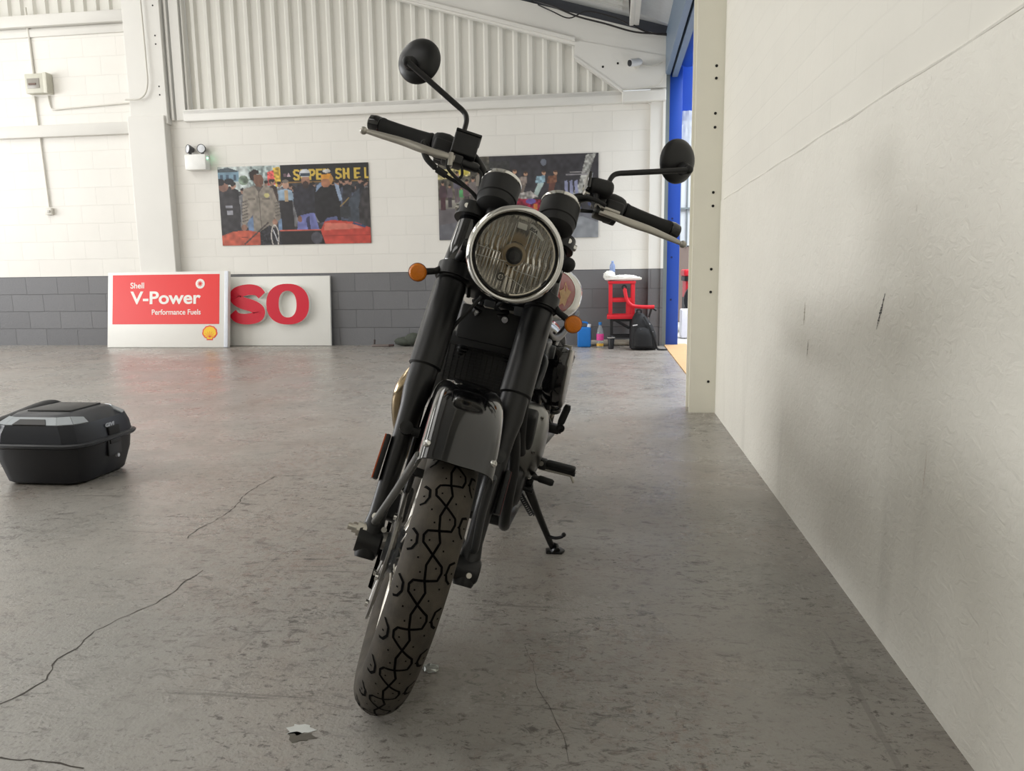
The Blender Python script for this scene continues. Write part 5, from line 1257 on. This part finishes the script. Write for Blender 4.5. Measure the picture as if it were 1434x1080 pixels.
# ---- radiator and the clutter below the headlight (frame, so not steered)
k = MB(); k.box((-.375, 0, .635), (.03, .235, .25), rot=Matrix.Rotation(R(-8), 3, 'Y'), bev=.006)
rad_ = k.build('radiator', K_sat, bike)
k = MB()
for i in range(26): k.box((-.3585 + (i - 13) * .0012, 0, .528 + i * .0085), (.006, .20, .0022), rot=Matrix.Rotation(R(-8), 3, 'Y'))
for i in range(14): k.box((-.359, -.095 + i * .0146, .635), (.004, .0016, .23), rot=Matrix.Rotation(R(-8), 3, 'Y'))
k.build('radiator_fins', mat('radiator_fin_black', (20, 20, 21), .6), rad_)
k = MB(); k.box((-.322, .004, .79), (.02, .150, .085), rot=Matrix.Rotation(R(-10), 3, 'Y'), bev=.006); k.box((-.33, .004, .745), (.03, .19, .03), bev=.005); k.build('radiator_bracket', K_plastic, rad_)
for y in (-.03, .042):
    k = MB(); k.cyl((-.316, y, .816), (-.302, y, .816), .0078, seg=12); k.cyl((-.303, y, .816), (-.299, y, .816), .004, seg=6); k.build('bracket_bolt', K_chrome, rad_)
k = MB(); k.cyl((-.34, -.030, .835), (-.34, -.022, .875), .007, seg=10); k.tube(smooth_path([(-.33, .01, .84), (-.32, .03, .86), (-.33, .06, .85), (-.35, .08, .82)], 6), .006, 8); k.tube(smooth_path([(-.33, -.05, .84), (-.33, -.02, .85), (-.335, .02, .83)], 6), .005, 8); k.box((-.335, .075, .845), (.03, .04, .04), bev=.006); k.box((-.335, -.005, .850), (.03, .03, .03), bev=.005); k.build('wiring_connector', K_dgrey, bike)
k = MB(); k.prism([(-.012, 0), (.012, .0), (.004, .08), (-.002, .08)], (-.332, -.078, .735), (0, 1, 0), (0, .22, 1), .004); k.build('warning_tag', mat('tag_white', (196, 196, 192), .5), bike)

# ---- frame
k = MB()
k.tube([(-.331, 0, .868), (-.372, 0, .950)], .034, 20)
for sd in (-1, 1):
    k.tube(smooth_path([(-.325, sd * .030, .83), (-.40, sd * .075, .66), (-.455, sd * .115, .45), (-.475, sd * .120, .32), (-.52, sd * .120, .235), (-.62, sd * .115, .215), (-.92, sd * .115, .225), (-1.0, sd * .12, .32), (-.98, sd * .12, .50), (-.90, sd * .10, .72)], 6), .0165, 14)
    k.tube(smooth_path([(-.37, sd * .03, .91), (-.60, sd * .06, .84), (-.90, sd * .10, .73), (-1.2, sd * .11, .74), (-1.5, sd * .11, .78)], 6), .014, 12)
k.tube([(-.36, 0, .89), (-.88, 0, .74)], .022, 14)
for x, z in ((-.53, .235), (-.90, .225)): k.tube([(x, -.12, z), (x, .12, z)], .014, 10)
k.build('frame', K_sat, bike)
# swing arm, shocks, rear end
k = MB()
for sd in (-1, 1): k.tube([(-.98, sd * .10, .36), (-1.10, sd * .12, .345), (-1.42, sd * .125, .318), (-1.47, sd * .125, .316)], [.022, .022, .020, .016], 12)
k.tube([(-.98, -.12, .36), (-.98, .12, .36)], .024, 12); k.tube([(-1.425, -.16, .318), (-1.425, .16, .318)], .011, 12); k.build('swing_arm', K_sat, bike)
for sd in (-1, 1):
    t0, t1 = Vector((-1.235, sd * .130, .665)), Vector((-1.36, sd * .112, .375)); d = (t1 - t0)
    k = MB(); k.tube([t0, t0 + d * .12], .021, 16); k.tube([t0 + d * .1, t1], .013, 12); k.lathe([(0, -.014), (.016, -.014), (.016, .014), (0, .014)], t0, (0, 1, 0), 14); k.lathe([(0, -.014), (.016, -.014), (.016, .014), (0, .014)], t1, (0, 1, 0), 14)
    sa = k.build('shock_absorber', K_alu, bike)
    dn = d.normalized(); u, v, w = frame_of(dn)
    k = MB(); k.tube([t0 + d * .12 + dn * (d.length * .72 * i / 120) + (u * math.cos(i * .56) + v * math.sin(i * .56)) * .027 for i in range(121)], .0055, 8); k.build('spring', K_gloss, sa)
    for fa, fb in ((.08, .12), (.84, .87)):
        k = MB(); k.tube([t0 + d * fa, t0 + d * fb], .032, 20); k.build('spring_seat', K_dgrey, sa)
k = MB(); rw = []
for lift in (0, -.004):
    g = []
    for i in range(41):
        th = R(20 + 150 * i / 40); rr = .375 + lift
        g.append([k.bm.verts.new((-1.425 - rr * math.cos(th) * 1.0 + (abs(q) * .0), q * .085, .36 + (rr - .045 * q * q) * math.sin(th))) for q in [j / 6 - 1 for j in range(13)]])
    rw.append(g)
for g in rw:
    for i in range(40):
        for j in range(12): k._f([g[i][j], g[i][j + 1], g[i + 1][j + 1], g[i + 1][j]])
for i in range(40):
    for j in (0, 12): k._f([rw[0][i][j], rw[0][i + 1][j], rw[1][i + 1][j], rw[1][i][j]])
for i in (0, 40):
    for j in range(12): k._f([rw[0][i][j], rw[0][i][j + 1], rw[1][i][j + 1], rw[1][i][j]])
k.build('rear_fender', K_gloss, bike)
k = MB(); k.tube([(-1.66, 0, .66), (-1.70, 0, .67), (-1.735, 0, .675)], [.035, .045, .035], 20); k.build('tail_light', mat('red_lens', (160, 20, 24), .2), bike)
# seat: lofted pad
def loft_x(secs, name, m, nseg=28, ex=.75, parent=None):
    k = MB(); rg = []
    for x, zc, hy, hz, y0 in secs:
        rg.append([(x, y0 + hy * math.copysign(abs(math.cos(2 * PI * i / nseg)) ** ex, math.cos(2 * PI * i / nseg)), zc + hz * math.copysign(abs(math.sin(2 * PI * i / nseg)) ** ex, math.sin(2 * PI * i / nseg))) for i in range(nseg)])
    k.rings(rg); return k.build(name, m, parent or bike, smooth=60)
loft_x([(-.86, .815, .03, .02, 0), (-.88, .815, .075, .038, 0), (-1.0, .812, .115, .045, 0), (-1.15, .815, .135, .050, 0), (-1.28, .825, .130, .055, 0), (-1.45, .845, .115, .050, 0), (-1.55, .855, .09, .040, 0), (-1.57, .855, .05, .02, 0)], 'seat', K_seat)
# tank: silver, pinched to the rear, with the red round badge
def tank_half(x):   # half width, centre height, half height
    t = (-.33 - x) / .58
    hw_ = .182 * (max(t, 0) ** .30) * (1 - .62 * max(0, t - .38) ** 1.35) if t > 0 else .02
    return hw_
tk = []
for i in range(25):
    t = i / 24; x = -.335 - .585 * t
    w_ = float(np.interp(t, [0, .05, .18, .32, .45, .55, .7, .85, 1], [.05, .085, .125, .155, .178, .184, .160, .115, .05]))
    hz = .092 * (min(1, (t + .03) / .22) ** .5) * (1 - .55 * max(0, (t - .45) / .55) ** 1.5)
    zc = .893 - .05 * max(0, t - .35)
    if i == 0: w_, hz = .06, .03
    if i == 24: w_, hz = .05, .018
    tk.append((x, zc, w_, hz, 0))
tank = loft_x(tk, 'fuel_tank', K_tank, nseg=40, ex=.80)
k = MB(); k.lathe([(0, .016), (.030, .015), (.034, .006), (.036, 0)], (-.55, 0, .983), (0, 0, 1), 32); k.build('fuel_cap', K_chrome, tank)
def tank_y(x, z):
    for (x0, zc0, w0, h0, _), (x1, zc1, w1, h1, _) in zip(tk[:-1], tk[1:]):
        if x1 <= x <= x0:
            f = (x0 - x) / (x0 - x1); zc, w, h = zc0 + (zc1 - zc0) * f, w0 + (w1 - w0) * f, h0 + (h1 - h0) * f
            sn = min(1, abs(z - zc) / h) ** (1 / .80); return w * max(0, math.sqrt(1 - sn * sn)) ** .80
    return .1
for sd in (-1, 1):
    bc = (-.500, .892)
    def disc(r0, r1, lift, name, m, par, nrad=5):
        k = MB(); g = []
        for i in range(nrad + 1):
            rr = r0 + (r1 - r0) * i / nrad
            g.append([k.bm.verts.new((bc[0] + rr * 1.12 * math.cos(2 * PI * j / 36), sd * (tank_y(bc[0] + rr * 1.12 * math.cos(2 * PI * j / 36), bc[1] + rr * math.sin(2 * PI * j / 36)) + lift), bc[1] + rr * math.sin(2 * PI * j / 36))) for j in range(36)])
        for i in range(nrad):
            for j in range(36): k._f([g[i][j], g[i][(j + 1) % 36], g[i + 1][(j + 1) % 36], g[i + 1][j]])
        o_ = k.build(name, m, par, smooth=70); return o_
    bd = disc(.0005, .060, .0025, 'tank_badge', K_badge, tank)
    disc(.057, .062, .0035, 'badge_ring', K_chrome, tank, 1)
    # star on the badge, laid on the tank side
    k = MB()
    P = [(rr * math.cos(R(90 + 36 * i)), rr * math.sin(R(90 + 36 * i))) for i, rr in enumerate([.036, .021] * 5)]
    vs = [k.bm.verts.new((bc[0] + a, sd * (tank_y(bc[0] + a, bc[1] + c) + .0035), bc[1] + c)) for a, c in P]; ce = k.bm.verts.new((bc[0], sd * (tank_y(*bc) + .0038), bc[1]))
    for i in range(10): k._f([ce, vs[i], vs[(i + 1) % 10]])
    k.build('badge_star', K_gold, tank, smooth=0)
# side panels
for sd in (-1, 1):
    P = [(-.985, .70), (-.875, .715), (-.855, .66), (-.89, .56), (-.96, .50), (-1.05, .50), (-1.06, .58)]
    k = MB(); k.prism([(x, z) for x, z in P], (0, sd * .135, 0), (1, 0, 0), (0, 0, 1), .070, bev=.018); sp_ = k.build('side_panel', K_gloss, bike)
    k = MB(); cx_ = sum(x for x, z in P) / 7; cz_ = sum(z for x, z in P) / 7
    Q = [(cx_ + (x - cx_) * .97, cz_ + (z - cz_) * .97) for x, z in P]
    k.prism(Q, (0, sd * .168, 0), (1, 0, 0), (0, 0, 1), .012, bev=.004); k.build('panel_trim', K_disc, sp_)

# ---- engine
k = MB()
k.box((-.70, 0, .375), (.40, .19, .28), bev=.05, seg=4); k.box((-.80, 0, .42), (.22, .20, .22), bev=.04, seg=3); k.tube([(-.60, -.085, .30), (-.60, .085, .30)], .09, 28); k.box((-.68, 0, .245), (.28, .16, .06), bev=.02)
eng = k.build('engine', K_dgrey, bike)
axc = Vector((.18, 0, 1)).normalized()
k = MB(); k.box((-.605, 0, .58), (.13, .14, .20), rot=Matrix.Rotation(R(10), 3, 'Y'), bev=.02)
for i in range(9): k.box((-.622 + i * .0035, 0, .505 + i * .020), (.19, .20, .006), rot=Matrix.Rotation(R(10), 3, 'Y'), bev=.002)
k.build('cylinder', K_sat, eng)
k = MB(); k.box((-.59, 0, .715), (.18, .20, .085), rot=Matrix.Rotation(R(10), 3, 'Y'), bev=.025, seg=3); k.tube([(-.585, -.09, .755), (-.585, .09, .755)], .035, 20); k.build('cylinder_head', K_eng, eng)
for sd in (-1, 1):
    k = MB(); k.lathe([(.0, .072), (.06, .071), (.095, .062), (.115, .042), (.120, .0)], (-.70, sd * .095, .435), (0, sd, 0), 44); ec = k.build('engine_cover', K_cover, eng, smooth=50)
    k = MB()
    for i in range(6):
        t = 2 * PI * i / 6; k.cyl((-.70 + .104 * math.cos(t), sd * .145, .435 + .104 * math.sin(t)), (-.70 + .104 * math.cos(t), sd * .153, .435 + .104 * math.sin(t)), .006, seg=10)
    k.build('cover_bolt', K_chrome, ec)
    k = MB(); k.lathe([(.0, .05), (.045, .048), (.062, .035), (.065, 0)], (-.60, sd * .09, .32), (0, sd, 0), 36); k.build('lower_cover', K_sat, eng, smooth=50)
k = MB(); k.box((-.585, .115, .50), (.06, .055, .11), rot=Matrix.Rotation(R(12), 3, 'Y'), bev=.012, seg=3); k.build('sprocket_guard', K_plastic, eng)
k = MB(); k.tube(smooth_path([(-.50, .06, .735), (-.43, .10, .71), (-.42, .115, .60), (-.47, .12, .50), (-.55, .12, .44)], 6), .014, 12); k.build('coolant_hose', K_rub, eng)
k = MB(); k.box((-.75, .085, .705), (.10, .06, .07), bev=.01); k.tube(smooth_path([(-.70, .10, .70), (-.62, .125, .69), (-.58, .12, .62)], 6), .009, 10); k.lathe([(0, .03), (.020, .028), (.024, .0)], (-.80, .10, .70), (0, 1, 0), 18); k.build('throttle_body', K_dgrey, eng)
# exhaust on the right
k = MB(); k.tube(smooth_path([(-.515, -.045, .70), (-.44, -.08, .705), (-.375, -.140, .665), (-.345, -.185, .585), (-.375, -.186, .49), (-.46, -.165, .39), (-.60, -.155, .32), (-.85, -.160, .295), (-1.0, -.165, .295)], 8), .0215, 20)
K_exh = mat('floor_toned_exhaust_chrome', (150, 134, 108), .16, 1., var=.05)  # tan reflection of the floor put into the chrome colour
ex = k.build('exhaust_pipe', K_exh, bike)
k = MB(); k.tube([(-.98, -.165, .295), (-1.05, -.167, .296), (-1.20, -.170, .300), (-1.55, -.175, .320), (-1.62, -.176, .325)], [.022, .040, .048, .046, .034], 28); k.build('silencer', K_chrome, ex)
# pegs, levers
for sd in (-1, 1):
    k = MB(); k.tube([(-.72, sd * .125, .375), (-.72, sd * .170, .375)], .016, 12); k.box((-.72, sd * .172, .374), (.028, .028, .032), bev=.005)
    k.tube([(-.72, sd * .18, .366), (-.72, sd * .275, .366)], .0075, 10)
    pg = k.build('foot_peg', K_sat, bike)
    k = MB(); k.box((-.72, sd * .228, .379), (.036, .090, .018), bev=.007, seg=3); k.build('peg_rubber', K_rub, pg)
    k = MB(); k.tube([(-.72, sd * .165, .359), (-.72, sd * .262, .361), (-.72, sd * .276, .340)], [.006, .006, .0045], 10); k.cyl((-.704, sd * .17, .378), (-.700, sd * .17, .378), .007, seg=12); k.build('peg_feeler', K_silver, pg)
    k = MB(); k.box((-1.0, sd * .155, .423), (.04, .055, .030), bev=.006); k.box((-1.0, sd * .180, .432), (.034, .022, .012), bev=.003); k.lathe([(.007, -.005), (.014, -.005), (.014, .005), (.007, .005)], (-.985, sd * .184, .432), (1, 0, 0), 18, closed=True); k.tube([(-1.0, sd * .12, .46), (-1.0, sd * .15, .42)], .013, 10)
    pp_ = k.build('passenger_peg', K_sat, bike)
    k = MB(); k.tube([(-1.0, sd * .178, .438), (-1.0, sd * .181, .452), (-1.0, sd * .190, .50), (-1.0, sd * .191, .512)], [.009, .0125, .0125, .009], 14); k.build('peg_rubber', K_rub, pp_)
k = MB(); k.tube([(-.74, .12, .345), (-.70, .145, .35), (-.64, .165, .355), (-.615, .168, .358)], .0075, 10); k.tube([(-.615, .160, .358), (-.615, .180, .358)], .008, 10); k.tube([(-.66, .10, .335), (-.64, .125, .33)], .016, 10); k.ball((-.65, .122, .325), .014, seg=12)
sl_ = k.build('shift_lever', K_sat, bike)
k = MB(); k.tube([(-.615, .178, .358), (-.615, .182, .358), (-.615, .218, .3555), (-.615, .224, .355)], [.008, .0105, .0105, .007], 14); k.build('shift_rubber', K_rub, sl_)
k = MB(); k.tube([(-.76, -.12, .33), (-.68, -.165, .31), (-.60, -.18, .32)], .008, 10); k.box((-.59, -.18, .325), (.04, .03, .01), bev=.003); k.build('brake_pedal', K_sat, bike)
# side stand
k = MB(); k.box((-.70, .122, .325), (.07, .035, .07), bev=.008); k.cyl((-.70, .13, .315), (-.70, .158, .312), .013, seg=12); k.cyl((-.68, .125, .30), (-.68, .165, .295), .0085, seg=10)
k.tube([(-.70, .138, .325), (-.715, .150, .285), (-.76, .192, .20), (-.815, .240, .105), (-.833, .256, .075)], [.017, .014, .011, .0095, .009], 14, flat=((0, 1, 0), 1.15))
ssd = k.build('side_stand', K_sat, bike)
k = MB(); k.tube([(-.822, .268, .0685), (-.832, .262, .0725), (-.845, .255, .0725)], [.021, .025, .020], 16, flat=((0, 0, 1), .6)); k.prism([(-.028, -.016), (.022, -.022), (.034, .0), (.022, .022), (-.028, .016)], (-.838, .262, .0665), (-.2, .975, .215), (1, .2, 0), .010, bev=.003); k.build('stand_foot', K_sat, ssd)
k = MB(); k.tube(smooth_path([(-.800, .230, .125), (-.790, .255, .128), (-.784, .274, .138), (-.782, .281, .148)], 6), .0052, 10); k.ball((-.782, .281, .149), .0075, seg=10); k.build('stand_tang', K_sat, ssd)
k = MB()
sA, sB = Vector((-.695, .125, .275)), Vector((-.755, .172, .195))
u, v, w = frame_of(sB - sA)
k.tube([sA.lerp(sB, i / 80) + (u * math.cos(i * .9) + v * math.sin(i * .9)) * .0075 for i in range(81)], .0022, 6); k.build('stand_spring', K_dgrey, ssd)

# ------------------------------------------------------------------ light
def area(name, loc, rot, sx, sy, power, col=(1, 1, 1)):
    l = bpy.data.lights.new(name, 'AREA'); l.shape = 'RECTANGLE'; l.size = sx; l.size_y = sy; l.energy = power; l.color = col
    o = bpy.data.objects.new(name, l); COL.objects.link(o); o.location = loc; o.rotation_euler = rot; return o
# the unseen sides of the hall
k = MB(); k.box((-13.0, 3.4, ZG / 2), (.2, 12, ZG), mi=1); k.box((-13.0, 3.4, 2.5), (.2, 12, 3.2)); struct(k.build('wall_left', [M_plaster, M_grey_block], smooth=0))
k = MB(); k.box((-6.1, -2.3, ZG / 2), (14, .2, ZG), mi=1); k.box((-6.1, -2.3, 3.0), (14, .2, 4.2)); struct(k.build('wall_front', [M_plaster, M_grey_block], smooth=0))
area('window_daylight', (-12.8, 3.6, 2.4), (0, R(-90), 0), 2.6, 9.0, 610, (.97, .98, 1))
# roof lights over the hall, then an added front fill
area('roof_and_fill_light', (-3.4, 4.2, 4.55), (0, R(-16), 0), 1.2, 6.0, 45, (1, .98, .95))
area('roof_and_fill_light', (-7.2, 4.4, 5.2), (0, 0, 0), 1.2, 7.0, 130, (1, .98, .95))
area('roof_and_fill_light', (-3.0, -.6, 4.4), (R(28), 0, 0), 3.0, 1.0, 28, (1, .98, .95))  # added fill from the camera end, brightens the column front
# daylight in the yard beyond the doorway
area('yard_daylight', (2.8, 9.0, 5.4), (0, R(12), 0), 3.5, 6.0, 600, (.90, .95, 1))
w = bpy.data.worlds.new('world'); scene.world = w; w.use_nodes = True
bg = w.node_tree.nodes['Background']; bg.inputs[0].default_value = (.92, .96, 1, 1); bg.inputs[1].default_value = .75
vs = scene.view_settings; vs.view_transform = 'Standard'; vs.look = 'None'; vs.exposure = 0.20; vs.gamma = 1.0; vs.use_curve_mapping = False
